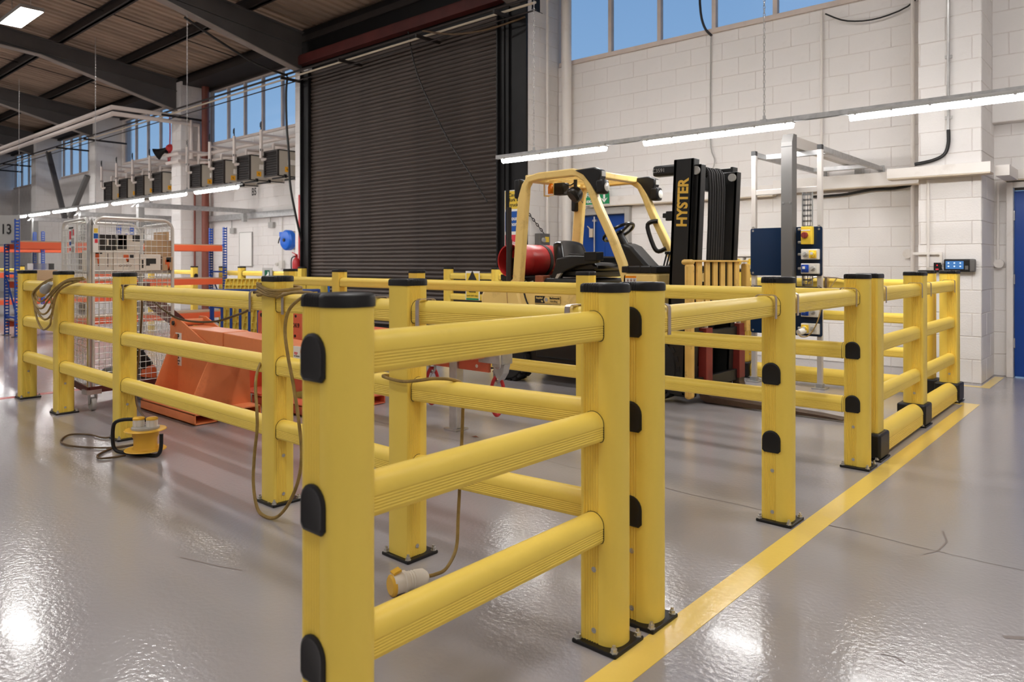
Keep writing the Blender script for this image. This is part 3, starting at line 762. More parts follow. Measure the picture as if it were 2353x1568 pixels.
t = thing('fire_extinguisher', 'red fire extinguisher on the pier beside the shutter', 'fire extinguisher', (-12.95, 8.13, .76))
m = MB(); m.lathe([(0, 0), (.07, .0), (.08, .02), (.08, .42), (.06, .48), (.03, .51), (.03, .54), (0, .54)], (0,0,0)); obj('bottle', m, REDP, t)
m = MB(); m.box(-.02, .02, -.02, .02, .54, .58); m.bar((0, 0, .58), (-.12, -.02, .62), .02, .012); m.bar((0, 0, .55), (-.1, -.02, .55), .02, .01); m.box(-.03, .03, .07, .13, .35, .40); obj('handle', m, REDP, t, smooth=0)
m = MB(); m.tube(smooth_path([(.02, -.03, .54), (-.09, -.05, .5), (-.12, -.04, .3), (-.11, -.03, .12)], 4), .012, 6); m.cyl((-.11, -.03, .14), (-.11, -.03, -.02), .016, .022, seg=8); obj('hose', m, BLKC, t)
for x, z, l in ((-15.3, 1.98, 'grey switch box below the trunking beside the hose reel'), (-17.1, 1.9, 'grey switch box below the trunking near the rack end')):
    m = MB(); m.box(x-.1, x+.1, 8.93, 8.99, z, z+.13); m.cyl((x-.05, 8.96, z+.13), (x-.05, 8.96, 2.22), .012, seg=8); tag(obj('switch_box', m, GPLAS, smooth=0), l, 'switch box', 'switch boxes on the left wall')
m = MB(); m.box(-14.95, -14.8, 8.92, 8.99, 1.05, 1.22); m.cyl((-14.87, 8.97, 1.22), (-14.87, 8.97, 2.22), .014, seg=8); m.cyl((-14.98, 8.94, 1.15), (-14.98, 8.88, 1.13), .04, seg=12); tag(obj('socket_box', m, [WPLAS], smooth=0), 'white socket box with a blue outlet below the hose reel', 'socket')
m = MB(); m.box(-14.33, -14.22, 8.93, 8.99, 1.08, 1.2); m.cyl((-14.27, 8.97, 1.2), (-14.27, 8.97, 2.22), .014, seg=8); tag(obj('socket_box', m, GPLAS, smooth=0), 'grey socket box directly below the blue hose reel', 'socket')
# V brace, bell, beacon on far pier
for x0, x1, l in ((-27.6, -26.0, 'dark grey diagonal brace, left limb of the V above the lights'), (-24.62, -25.5, 'pale diagonal brace, right limb of the V above the lights')):
    m = MB(); m.bar((x0, 8.0 if x0 < -26 else 8.2, 4.85 if x0 < -26 else 3.85), (x1, 8.0, 2.6), .14, .1)
    tag(obj('diagonal_brace', m, STEELP if x0 < -26 else GREYS, smooth=0), l, 'brace', 'V brace limbs')
t = thing('alarm_bell', 'red alarm sounder with red flex on the far pier', 'alarm', (-18.98, 8.24, 4.12))
m = MB(); m.lathe([(0, -.08), (.05, -.08), (.09, -.03), (.1, .03), (0, .03)], (0,0,0), (0,1,0)); obj('bell', m, REDP, t)
m = MB(); m.tube(smooth_path([(0, 0, .05), (.02, 0, .4), (0, 0, .8)], 3), .016, 6); m.tube(smooth_path([(-.05, 0, -.05), (-.04, -.02, -.3), (0, -.02, -.42), (.05, -.02, -.3), (.05, 0, -.05)], 4), .014, 6); obj('flex', m, REDP, t)
t = thing('horn_speaker', 'black horn speaker beside the red alarm', 'speaker', (-19.2, 8.1, 4.02))
m = MB(); m.lathe([(.04, .2), (.06, .1), (.09, 0), (.16, -.12), (.14, -.12), (.05, .04), (0, .04)], (0,0,0), (.55, .6, .45)); m.box(-.02, .14, .05, .2, -.02, .03); obj('horn', m, BLK, t)
# signs between the shutter and the double door
t = thing('notice_board', 'yellow blue and red safety notice on the pier by the truck', 'sign', (-7.2, 8.21, 1.75))
obj('back_plate', plate('-y', (0, 0, 0), .40, 1.02, .006), SIGNW, t, smooth=0)
obj('yellow_panel', plate('-y', (0, -.003, .36), .37, .27), SIGNY, t, smooth=0); obj('blue_panel', plate('-y', (0, -.003, .04), .37, .30), SIGNB, t, smooth=0); obj('red_panel', plate('-y', (0, -.003, -.32), .37, .32), SIGNR, t, smooth=0)
text('Caution\nfork lift\ntrucks', .075, INK, (-7.19, 8.204, 2.11), '-y', t, bold=.001); text('Sound\nhorn', .085, SIGNW, (-7.19, 8.204, 1.79), '-y', t, bold=.002); text('speed\nlimit', .085, SIGNW, (-7.17, 8.204, 1.43), '-y', t, bold=.002)
t = thing('chain_hoist_box', 'dark shutter control box with a yellow label on the pier', 'control box', (-6.98, 8.42, 1.42))
m = MB(); m.box(.0, .10, 0, .24, 0, .19); obj('case', m, GREYS, t, smooth=0, bev=.006)
m = MB(); m.box(.1, .104, .12, .21, .06, .14); obj('label_plate', m, SIGNY, t, smooth=0)
m = MB(); m.cyl((.1, .07, .09), (.13, .07, .09), .035, seg=14); obj('knob', m, GPLAS, t)
obj('chain', chain_mb((.08, .12, .19), (.03, -.36, .62), .05, .007, .014), DARK, t)
t = thing('exit_sign', 'green fire exit sign with a down arrow above the double door', 'sign', (-6.17, 8.84, 2.12))
obj('plate', plate('-y', (0, 0, 0), .46, .19, .012), GREEN, t, smooth=0)
m = MB(); m.box(-.24, .24, -.004, .014, .095, .103); m.box(-.24, .24, -.004, .014, -.103, -.095); m.box(.06, .066, -.003, 0, -.095, .095); obj('border', m, SIGNW, t, smooth=0)
text('Fire\nexit', .085, SIGNW, (-6.27, 8.835, 2.12), '-y', t, bold=.002)
m = MB(); m.box(.135, .165, -.004, 0, -.02, .075); m.add([(.09, -.003, -.005), (.15, -.003, -.075), (.21, -.003, -.005), (.15, -.003, -.03)], [(0,1,3),(1,2,3)]); obj('arrow', m, SIGNW, t, smooth=0)
# access terminal and call unit on the right pier
t = thing('access_terminal', 'black wall terminal with a blue touch screen on the right pier', 'terminal', (-1.58, 8.21, 1.08))
m = MB(); m.box(0, .265, 0, .055, 0, .125); obj('housing', m, BLK, t, smooth=40, bev=.012, bseg=3)
m = MB(); m.box(.215, .268, -.002, .05, .001, .124); obj('side_grip', m, GREYS, t, bev=.012)
m = MB(); m.box(.018, .17, -.004, .0, .028, .105); sc_ = obj('screen', m, SCREEN, t, smooth=0)
m = MB()
for i in range(3):
    for j in range(2): m.cyl((.043+i*.05, -.0055, .054+j*.032), (.043+i*.05, -.004, .054+j*.032), .0075, seg=12)
obj('screen_icon', m, SCRW, sc_, smooth=0)
m = MB(); m.box(.182, .208, -.002, 0, .022, .06); obj('reader_pad', m, GREYS, t, smooth=0)
t = thing('call_unit', 'small black call unit with a red light left of the terminal', 'call unit', (-1.668, 8.215, 1.075))
m = MB(); m.box(0, .062, 0, .05, 0, .095); obj('case', m, BLK, t, smooth=0, bev=.003)
m = MB(); m.box(.026, .036, -.002, 0, .064, .074); obj('led', m, LEDR, t, smooth=0)
m = MB(); m.box(.018, .044, -.003, 0, .022, .036); obj('button', m, SIGNR, t, smooth=0)
m = MB(); m.tube(smooth_path([(.062, .02, .05), (.07, .01, .03), (.085, .01, .008)], 4), .004, 6); obj('lead', m, BLKC, t)
# ------------------------------------------------------------------ yellow polymer barriers
def post_profile(s=.064, rf=.05, rb=.008, gd=.0036, grow=0.):
    pts = []
    a = s+grow; ay = .0575+grow
    # along the -y ribbed face from back (-x) to front (+x)
    def face(y, sgn):
        out = []
        for k in range(6):
            c = -.046+k*.0092
            out += [(c-.0043, y), (c-.0021, y-sgn*gd*.7), (c, y-sgn*gd), (c+.0021, y-sgn*gd*.7), (c+.0043, y)]
        return out
    for t in (180, 225, 270): pts.append((-a+rb+rb*math.cos(math.radians(t)), -ay+rb+rb*math.sin(math.radians(t))))
    pts += face(-ay, -1)
    for t in range(270, 361, 10): pts.append((a-rf+rf*math.cos(math.radians(t)), -ay+rf+rf*math.sin(math.radians(t))))
    for t in range(0, 91, 10): pts.append((a-rf+rf*math.cos(math.radians(t)), ay-rf+rf*math.sin(math.radians(t))))
    pts += face(ay, 1)[::-1]
    for t in (90, 135, 180): pts.append((-a+rb+rb*math.cos(math.radians(t)), ay-rb+rb*math.sin(math.radians(t))))
    return pts
def ring_stack(rings):
    m = MB(); n = len(rings[0][0]); vs = []
    for prof, z in rings: vs += [(p[0], p[1], z) for p in prof]
    fs = []
    for i in range(len(rings)-1):
        for k in range(n):
            k2 = (k+1) % n; fs.append((i*n+k, i*n+k2, (i+1)*n+k2, (i+1)*n+k))
    fs += [tuple(range(n-1, -1, -1)), tuple((len(rings)-1)*n+k for k in range(n))]
    return m.add(vs, fs)
def scale_prof(p, k): return [(x*k, y*k) for x, y in p]
TMP = thing('tmp', 'tmp', 'tmp')
pp = post_profile()
P_BODY = obj('post', ring_stack([(pp, .011), (pp, 1.08)]), YEL, TMP, smooth=44)
cp = post_profile(grow=.0022, gd=.0035)
P_CAP = obj('post_cap', ring_stack([(cp, 1.076), (cp, 1.093), (scale_prof(cp, .975), 1.1), (scale_prof(cp, .90), 1.1035)]), BLK, TMP, smooth=40)
m = MB(); m.box(-.08, .08, -.08, .08, 0, .013); P_PLATE = obj('base_plate', m, BLK, TMP, smooth=0, bev=.004)
m = MB(); m.lathe([(.0125, 0), (.0125, .003), (.0095, .0031), (.0095, .013), (.005, .014), (.0055, .022), (0, .022)], (0,0,0), seg=6); P_BOLT = obj('bolt', m, STEEL, TMP, smooth=20)
m = MB(); m.lathe([(.0085, 0), (.0085, .0015), (.003, .0022), (.0028, .0008), (0, .0008)], (0,0,0), (0,-1,0), 12); P_SCREW = obj('screw', m, STEEL, TMP, smooth=30)
def arch(w, h, n=10):
    r = w/2; pts = [(-r+.01, -h/2), (r-.01, -h/2), (r, -h/2+.01)]
    for k in range(n+1):
        t = pi*k/n; pts.append((r*math.cos(t), h/2-r+r*math.sin(t)))
    pts.append((-r, -h/2+.01)); return pts
def cover_mesh(w=.083, h=.098):
    m = MB(); A = arch(w, h); B = arch(w*.86, h*.88); n = len(A)
    vs = [(x, 0, z) for x, z in A]+[(x, -.005, z) for x, z in A]+[(x, -.0075, z) for x, z in B]+[(x*.8, -.0055, z*.8-.002) for x, z in B]
    fs = []
    for i in range(3):
        for k in range(n):
            k2 = (k+1) % n; fs.append((i*n+k, i*n+k2, (i+1)*n+k2, (i+1)*n+k))
    fs.append(tuple(3*n+k for k in range(n)))
    return m.add(vs, fs)
P_COVER = obj('hole_cover', cover_mesh(), BLK, TMP, smooth=30)
m = MB(); m.box(-.085, .085, -.092, .092, .012, .16); P_SHOE = obj('base_shoe', m, BLK, TMP, smooth=40, bev=.014, bseg=3)
RZ = (.975, .67, .365)
def dup_mesh(src, parent, loc=(0,0,0), rz=0., sc=None):
    o = src.copy(); COL.objects.link(o); o.parent = parent; o.location = loc; o.rotation_euler = (0,0,rz); o.name = src.name.split('.')[0]
    if sc: o.scale = sc
    return o
def add_post(root, x, y, yaw, covers=(), back_covers=(), shoe=False, s=1., screws=True, detail=True):
    b = dup_mesh(P_BODY, root, (x, y, 0), math.radians(yaw), (s, s, 1))
    dup_mesh(P_CAP, b)
    if shoe:
        dup_mesh(P_SHOE, b, (0,0,0)); mm = dup_mesh(P_PLATE, b, (0,0,0), sc=(1.1, 1.15, .8))
    else: dup_mesh(P_PLATE, b)
    if detail:
        for sx_ in (-1, 1):
            for sy in (-1, 1): dup_mesh(P_BOLT, b, (sx_*.066, sy*.066 + (0 if not shoe else sy*.02), .012))
    for z in covers: dup_mesh(P_COVER, b, (-.016, -.0575, z))
    for z in back_covers: dup_mesh(P_COVER, b, (-.016, .0575, z), pi)
    if screws and detail:
        for z in (.05, .235): dup_mesh(P_SCREW, b, (-.012, -.0575, z)); dup_mesh(P_SCREW, b, (-.012, .0575, z), pi)
    return b
def rail_profile(w=.076, h=.09, ribs=5, gd=.0017, grow=0.):
    r = w/2+grow; hb = -h/2-grow; zt = h/2-w/2
    out = []
    n = 14
    for k in range(n+1):
        t = pi*k/n; out.append((r*math.cos(t), zt+r*math.sin(t)))
    # left side downwards with grooves, bottom, right side upwards
    top = zt-.004; bot = hb+.014; st = (top-bot)/ribs
    left = [(-r, top)]
    if gd:
        for k in range(ribs):
            c = top-st*(k+.5); left += [(-r, c+st*.42), (-r+gd*.7, c+st*.21), (-r+gd, c), (-r+gd*.7, c-st*.21), (-r, c-st*.42)]
    left += [(-r, bot), (-r+.004, hb+.004), (-r+.012, hb)]
    right = [(-x, z) for x, z in left][::-1]
    return out+left+right
RP = rail_profile(); KP = rail_profile(.125, .145, 6, .003)
def add_rail(root, p0, p1, z, trim=.053, prof=None, gap_rings=True, name='rail'):
    p0, p1 = Vector((p0[0], p0[1], z)), Vector((p1[0], p1[1], z)); d = (p1-p0).normalized()
    p0 += d*trim; p1 -= d*trim; n = Vector((-d.y, d.x, 0))
    m = MB(); m.prism(prof or RP, p0, n, (0,0,1), p1-p0)
    o = obj(name, m, YEL, root, world=True, smooth=40)
    if gap_rings and not prof:
        q = rail_profile(grow=.0016, gd=0)
        for e, s in ((p0, 1), (p1, -1)):
            m = MB(); m.prism(q, e+d*s*.0045, n, (0,0,1), d*s*.0012); obj('rail_gap_ring', m, BLKC, o, world=True, smooth=32)  # thin black ring stands in for the shaded gap round the rail end
    return o
def barrier(label, loc):
    return thing('safety_barrier', label, 'barrier', (loc[0], loc[1], 0), group='yellow three-rail safety barriers')
def P(root, x, y, *a, **k): return add_post(root, x-root.location.x, y-root.location.y, *a, **k)
off = .015
# front gate section: nearest post and the post at the line corner
A1 = (-1.262, .90); A2 = (-1.27, 1.885)
b = barrier('yellow barrier section in front, closest to the camera, with black arched hole covers', A1)
P(b, *A1, 0, covers=RZ); P(b, *A2, 0)
for z in RZ: add_rail(b, (A1[0]-off, A1[1]), (A2[0]-off, A2[1]), z)
# left run
B = [(-7.345, 1.975), (-6.385, 1.962), (-5.145, 1.945), (-3.225, 1.93), (-2.245, 1.925)]
A3 = (-1.262, 2.085)
b = barrier('long yellow barrier run on the left whose posts carry the coiled cords', B[0])
for p in B: P(b, *p, 90)
P(b, *A3, 0, covers=RZ)
row = B+[A3]
for i in range(5):
    for z in RZ: add_rail(b, (row[i][0], row[i][1]-off), (row[i+1][0], row[i+1][1]-off+(.0 if i < 4 else -.05)), z)
# middle run behind the jibs, with the lone line post and its top rails
A5 = (-1.282, 3.285); A6 = (-1.283, 4.45)
C = [(-7.11, 4.40), (-6.19, 4.39), (-5.0, 4.38), (-3.13, 4.375)]
b = barrier('long yellow barrier run between the orange jibs and the forklift truck', C[0])
for p in C: P(b, *p, 90)
P(b, *A6, 0, covers=RZ[1:])
row = C+[(A6[0], A6[1]-.06)]
for i in range(4):
    for z in RZ: add_rail(b, (row[i][0], row[i][1]-off), (row[i+1][0], row[i+1][1]-off), z)
b = barrier('lone yellow post on the floor line carrying two single top rails', A5)
P(b, *A5, 0, covers=RZ[1:])
add_rail(b, (A3[0]-off, A3[1]), (A5[0]-off, A5[1]), RZ[0]); add_rail(b, (A5[0]-off, A5[1]), (A6[0]-off, A6[1]), RZ[0])
# right enclosure with floor-level kick rails
D = [(-1.305, 4.72), (-1.318, 5.89), (-1.325, 7.10)]
b = barrier('yellow barrier with thick kick rail running along the line towards the pier', D[0])
for p in D: P(b, *p, 180, shoe=True, s=1.1)
for i in range(2):
    q0, q1 = (D[i][0]+off, D[i][1]), (D[i+1][0]+off, D[i+1][1])
    for z in RZ: add_rail(b, q0, q1, z)
    add_rail(b, q0, q1, .088, prof=KP, name='kick_rail', trim=.085)
E_ = [(-1.52, 7.22), (-3.20, 7.22), (-4.9, 7.22)]
b = barrier('yellow barrier with kick rail along the back wall behind the steel frame', E_[0])
for p in E_: P(b, *p, 270, shoe=True, s=1.1, covers=())
for i in range(2):
    q0, q1 = (E_[i][0], E_[i][1]), (E_[i+1][0], E_[i+1][1])
    for z in RZ: add_rail(b, q0, q1, z)
    add_rail(b, q0, q1, .088, prof=KP, name='kick_rail', trim=.085)
# far barriers
b = barrier('far yellow barrier behind the racking beside the brown downpipe', (-15.1, 7.07))
P(b, -15.1, 7.07, 90, covers=(), detail=False)
P(b, -17.3, 7.1, 90, detail=False)
add_rail(b, (-17.3, 7.1), (-15.1, 7.07), RZ[0], gap_rings=False); add_rail(b, (-17.3, 7.1), (-15.1, 7.07), RZ[1], gap_rings=False)
for k, z in enumerate((.90, .56)):
    o = dup_mesh(P_COVER, b, (.062, .0, z), pi/2)
b = barrier('far yellow barrier with a green sign in front of the left bay', (-13.74, 7.0))
for x in (-13.74, -13.0, -10.95): P(b, x, 7.0, 90, detail=False)
add_rail(b, (-13.74, 7.0), (-13.0, 7.0), RZ[0], gap_rings=False); add_rail(b, (-13.0, 7.0), (-10.95, 7.0), RZ[0], gap_rings=False)
o = dup_mesh(P_COVER, b, (.74+.063, 0, RZ[0]), pi/2)
m = MB(); m.box(-12.06, -11.99, 6.95, 7.05, .90, 1.03); obj('rail_band', m, BLK, b, world=True, smooth=0)
b = barrier('yellow barrier standing in front of the black roller shutter', (-7.97, 7.6))
for x in (-7.97, -6.99, -5.4): P(b, x, 7.6, 0, detail=False)
for z in RZ: add_rail(b, (-7.97, 7.6), (-6.99, 7.6), z); add_rail(b, (-6.99, 7.6), (-5.4, 7.6), z)
b = barrier('tiny far yellow barrier seen through the left racking', (-22.1, 5.8))
P(b, -22.1, 5.8, 90, detail=False); P(b, -24.5, 5.8, 90, detail=False); add_rail(b, (-24.5, 5.8), (-22.1, 5.8), RZ[0], gap_rings=False)
o = dup_mesh(P_COVER, b, (.063, 0, RZ[0]-.03), pi/2)
for o in list(TMP.children): bpy.data.objects.remove(o)
bpy.data.objects.remove(TMP)
# small sign hung on the far barriers
t = thing('barrier_sign', 'white sign with green first aid panel hung on the far barrier', 'sign', (-12.0, 6.94, .93))
obj('plate', plate('-y', (0, 0, 0), .34, .3, .006), GPLAS, t, smooth=0)
obj('green_panel', plate('-y', (0, -.003, .0), .17, .22, .002), DGREEN, t, smooth=0)
m = MB(); m.add([(-.05, -.004, -.08), (.0, -.004, -.08), (.06, -.004, -.02), (.06, -.004, .06), (.03, -.004, .09), (.02, -.004, .05), (-.05, -.004, .0)], [(0,1,2,3,4,5,6)]); obj('hand_symbol', m, SIGNW, t, smooth=0)
t = thing('barrier_sign', 'yellow and green look both ways sign on the shutter barrier', 'sign', (-7.42, 7.54, .84))
obj('plate', plate('-y', (0, 0, 0), .28, .42, .006), SIGNW, t, smooth=0)
obj('yellow_panel', plate('-y', (0, -.002, -.0), .25, .36, .002), SIGNY, t, smooth=0); obj('green_strip', plate('-y', (0, -.002, -.195), .25, .025, .002), GREEN, t, smooth=0)
m = MB(); m.add([(-.09, -.003, .08), (.09, -.003, .08), (0, -.003, .22)], [(0,1,2)]); obj('triangle', m, INK, t, smooth=0)
text('Caution\nmoving\nvehicles', .045, INK, (-7.42, 7.536, .80), '-y', t, bold=.001); text('Look both ways', .034, INK, (-7.42, 7.536, .695), '-y', t)

# steel straps bent over the top rails
def strap(label, x, y, ang, w=.02):
    t = Vector((math.cos(ang), math.sin(ang), 0)); n = Vector((-t.y, t.x, 0))
    pts = [(-.0425, -.053), (-.0425, .036), (-.0405, .044), (-.034, .0485), (.034, .0485), (.0405, .044), (.0425, .036), (.0425, -.053)]
    m = MB(); th = .0035
    c = Vector((x, y, .975))
    inn = [Vector((a, b)) for a, b in pts]
    outp = []
    for i, p in enumerate(inn):
        d = (inn[min(i+1, 7)]-inn[max(i-1, 0)]).normalized(); outp.append(p+Vector((-d.y, d.x))*th)
    prof = [tuple(p) for p in inn]+[tuple(p) for p in outp[::-1]]
    vs = [c-t*w/2+n*a+Vector((0,0,1))*b for a, b in prof]; L = t*w; N = len(prof)
    vs += [v+L for v in vs]; fs = []
    for i in range(7):
        j = 2*8-1-i
        fs += [(i, i+1, i+1+N, i+N), (j, j-1, j-1+N, j+N)[::-1], (i, j, j-1, i+1), (i+N, i+1+N, j-1+N, j+N)]
    fs += [(0, N, 15+N, 15), (7, 8, 8+N, 7+N)]
    m.add(vs, fs)
    return tag(obj('rail_strap', m, STRAP, smooth=30), label, 'strap', 'steel straps over the top rails')
yb = 1.935-off
for x, l in ((-5.04, 'steel strap over the left rail at the post with the extension reel'), (-3.40, 'steel strap over the left rail just before the cord-wrapped post'), (-3.10, 'steel strap over the left rail just after the cord-wrapped post'), (-2.42, 'steel strap seen in the gap right of the foremost post'), (-2.14, 'steel strap over the rail beside the post with the yellow connector')):
    strap(l, x, yb+(.012 if x < -4 else -.004), 0)
strap('steel strap over the rail directly left of the twin line posts', -1.47, 1.98, .1)
xa = -1.27-off
for x, y, l in ((xa, 2.21, 'steel strap over the single rail just past the twin line posts'), (xa-.006, 3.15, 'steel strap over the single rail just before the lone line post'), (xa-.01, 3.42, 'steel strap over the single rail just past the lone line post'), (xa-.018, 4.33, 'steel strap over the single rail just before the post of the middle run'),
                (-1.305+.018, 4.86, 'steel strap at the near end of the kick rail barrier'), (-1.30+.018, 5.75, 'steel strap before the middle post of the kick rail barrier'), (-1.305+.018, 6.04, 'steel strap past the middle post of the kick rail barrier'), (-1.32+.018, 6.96, 'steel strap by the last post near the pier')):
    strap(l, x, y, pi/2)
# ------------------------------------------------------------------ counterbalance forklift truck
FT = thing('forklift_truck', 'yellow counterbalance forklift truck with black mast and red gas bottle', 'forklift', (-4.0, 5.92, 0))
YN, YF = 5.42, 6.42
def fk(name, mb, m, smooth=35, bev=0, parent=FT, **k): return obj(name, mb, m, parent, world=True, smooth=smooth, bev=bev, **k)
def xz(prof, y0, y1):
    m = MB(); m.prism(prof, (0, y0, 0), (1,0,0), (0,0,1), (0, y1-y0, 0)); return m
# counterweight and hood
fk('counterweight', xz([(-5.16, .36), (-5.22, .5), (-5.22, .84), (-5.17, .92), (-5.05, .955), (-4.78, .955), (-4.70, .90), (-4.62, .62), (-4.56, .55), (-4.62, .36)], YN, YF), FKY, bev=.035, smooth=40)
fk('side_panel', xz([(-4.78, .955), (-4.3, .955), (-3.72, .93), (-3.62, .62), (-4.0, .56), (-4.56, .55), (-4.64, .66), (-4.70, .88)], YN+.006, YF-.006), FKY, bev=.01, smooth=40)
m = MB(); m.tube(smooth_path([(-4.64, YN, .92), (-4.60, YN, .80), (-4.52, YN, .70), (-4.38, YN, .62)], 4), .008, 6); fk('panel_gap', m, BLKC)
m = MB(); m.tube([(-4.86, YN-.001, .95), (-4.83, YN-.001, .60)], .003, 5); fk('panel_gap', m, RUST)
m = MB(); m.box(-4.60, -3.3, YN+.05, YF-.05, .20, .60); m.box(-4.5, -3.5, YN+.02, YF-.02, .26, .5); fk('chassis', m, FKB, smooth=0, bev=.015)
m = MB(); m.box(-3.95, -3.45, YN+.02, YF-.02, .50, .60); fk('step', m, FKB, smooth=0)
m = MB(); m.box(-4.72, -3.98, YN+.1, YF-.1, .95, 1.02); fk('engine_cover', m, BLK, bev=.03)
m = MB(); m.box(-5.1, -4.72, YN+.04, YF-.04, .954, .962); fk('rear_deck', m, RUST, smooth=0)
# front cowl with warning stickers
fk('front_cowl', xz([(-3.56, .58), (-3.15, .58), (-3.17, 1.08), (-3.50, 1.08)], YN, YF), FKY, bev=.02)
m = MB(); m.box(-3.51, -3.16, YN-.004, YF, 1.08, 1.14)
fk('cowl_top', m, BLK, bev=.01)
m = MB()
for x in (-3.44, -3.32, -3.22): m.box(x-.004, x+.004, YN-.006, YN+.3, 1.082, 1.143)
fk('cowl_seam', m, FKB, smooth=0)
m = MB(); m.box(-3.47, -3.36, YN-.003, YN, .965, 1.055); st = fk('warning_sticker', m, SIGNW, smooth=0)
m = MB(); m.box(-3.47, -3.36, YN-.004, YN-.002, 1.036, 1.055); fk('warning_band', m, AMBER, smooth=0, parent=st)
m = MB()
for k in range(3):
    x = -3.455+k*.033
    m.box(x, x+.024, YN-.004, YN-.002, .968, 1.031)
fk('pictogram_frame', m, GPLAS, smooth=0, parent=st)
m = MB()
for k in range(3):
    x = -3.455+k*.033
    m.cyl((x+.012, YN-.0052, 1.014), (x+.012, YN-.004, 1.014), .005, seg=8); m.bar((x+.006, YN-.0048, .975), (x+.014, YN-.0048, 1.006), .001, .006, up=(0,0,1)); m.bar((x+.014, YN-.0048, 1.005), (x+.021, YN-.0048, .985), .001, .005)
fk('pictogram', m, FKRED, smooth=0, parent=st)
# supplier sticker on the side
m = MB();  m.box(-4.490, -4.180, YN-.001, YN+.006, 0.753, 0.853); st = fk('supplier_sticker', m, FKY, smooth=0)
m = MB();  m.box(-4.490, -4.370, YN-.003, YN, 0.783, 0.853); m.box(-4.490, -4.180, YN-.003, YN, 0.755, 0.775); fk('black_field', m, INK, smooth=0, parent=st)
m = MB()
for a in (( -4.370, -4.180, 0.851, 0.853), (-4.370, -4.180, 0.783, 0.785), (-4.182, -4.180, 0.783, 0.853)): m.box(a[0], a[1], YN-.003, YN, a[2], a[3])
fk('border', m, INK, smooth=0, parent=st)
m = MB();  m.cyl((-4.350, YN-.004, 0.818), (-4.350, YN-.0005, 0.818), .028, seg=18); fk('logo_ring', m, FKY, smooth=0, parent=st)
m = MB();  m.cyl((-4.350, YN-.0055, 0.818), (-4.350, YN-.003, 0.818), .019, seg=18); fk('logo_disc', m, GPLAS, smooth=0, parent=st)
text('Supplied', .024, FKY, (-4.435, YN-.004, 0.833), '-y', st, bold=.0006); text('by', .024, FKY, (-4.400, YN-.004, 0.803), '-y', st, bold=.0006)
text('Barloworld', .026, INK, (-4.250, YN-.004, 0.833), '-y', st, bold=.0012); text('Handling', .026, INK, (-4.260, YN-.004, 0.803), '-y', st)
# overhead guard
near = [(-4.80, .93), (-4.73, 1.0), (-4.66, 1.80), (-4.63, 1.92), (-4.58, 1.98), (-4.45, 2.0), (-4.05, 2.005), (-3.98, 1.99), (-3.90, 1.935), (-3.84, 1.82), (-3.77, 1.66), (-3.62, 1.38), (-3.52, 1.16), (-3.47, .98)]
def guard_side(y, d):
    m = MB()
    pts = [Vector((x, y, z)) for x, z in near]
    # rectangular section swept along the side line
    prev = None; vs = []; n = len(pts); w = .035
    for i, p in enumerate(pts):
        t = (pts[min(i+1, n-1)]-pts[max(i-1, 0)]).normalized(); b = Vector((-t.z, 0, t.x))
        hw = .054 if i < 3 else .036
        for sy, sb in ((-1, -1), (1, -1), (1, 1), (-1, 1)): vs.append(p+Vector((0, sy*w, 0))+b*sb*hw)
    fs = []
    for i in range(n-1):
        for k in range(4):
            k2 = (k+1) % 4; fs.append((i*4+k, i*4+k2, (i+1)*4+k2, (i+1)*4+k))
    fs += [(0,1,2,3), tuple((n-1)*4+k for k in (3,2,1,0))]
    m.add(vs, fs); return m
for y, d in ((YN+.035, -1), (YF-.035, 1)): fk('guard_frame', guard_side(y, d), FKY, bev=.012, smooth=45)
m = MB(); m.box(-4.66, -4.55, YN+.05, YF-.05, 1.96, 2.03); fk('guard_cross_beam', m, FKY, bev=.01)
m = MB(); m.box(-4.02, -3.93, YN+.05, YF-.05, 1.975, 2.035); fk('guard_cross_beam', m, FKY, bev=.01)
for k in range(7):
    y = YN+.14+k*.12
    m = MB(); m.box(-4.56, -4.0, y-.008, y+.008, 1.985, 2.025); fk('guard_bar', m, FKY, smooth=0)
for y0 in (YN-.003, YF-.03):
    m = MB(); m.tube([(-4.70, y0+.035, 1.02), (-4.64, y0+.035, 1.76)], .004, 4); fk('guard_groove', m, FKYD)
m = MB(); m.box(-4.76, -4.69, YN+.0, YN+.09, 1.80, 1.99); fk('rear_lamp_box', m, BLK, bev=.015)
m = MB(); m.box(-4.72, -4.66, YF-.12, YF-.03, 1.72, 1.98); fk('rear_lamp_box', m, BLK, bev=.015)
# front lamp clusters
for y in (YN+.01, YF-.05):
    m = MB(); m.prism([(-4.02, 2.02), (-3.80, 2.03), (-3.73, 2.00), (-3.73, 1.94), (-3.78, 1.80), (-3.84, 1.88), (-3.92, 1.97)], (0, y-.02, 0), (1,0,0), (0,0,1), (0, .10, 0)); h = fk('lamp_cluster', m, BLK, bev=.012)
    m = MB(); m.box(-3.732, -3.722, y, y+.06, 1.945, 1.992); fk('indicator', m, GPLAS, smooth=0, parent=h)
    m = MB(); m.box(-3.78, -3.69, y-.025, y+.075, 1.785, 1.915); hh = fk('work_lamp', m, BLK, bev=.02, parent=h)
    m = MB(); m.lathe([(.036, 0), (.040, .006), (.03, .012), (0, .014)], (-3.69, y+.025, 1.848), (1, 0, 0), 18); fk('work_lens', m, LENS, parent=h)
m = MB(); m.box(-4.50, -4.38, YN+.30, YN+.40, 1.84, 1.96); fk('beacon_box', m, BLK, bev=.008)
m = MB(); m.lathe([(.035, 0), (.035, .07), (.02, .1), (0, .105)], (-4.56, YN+.34, 1.86), (0,0,1), 14); fk('amber_beacon', m, AMBER)
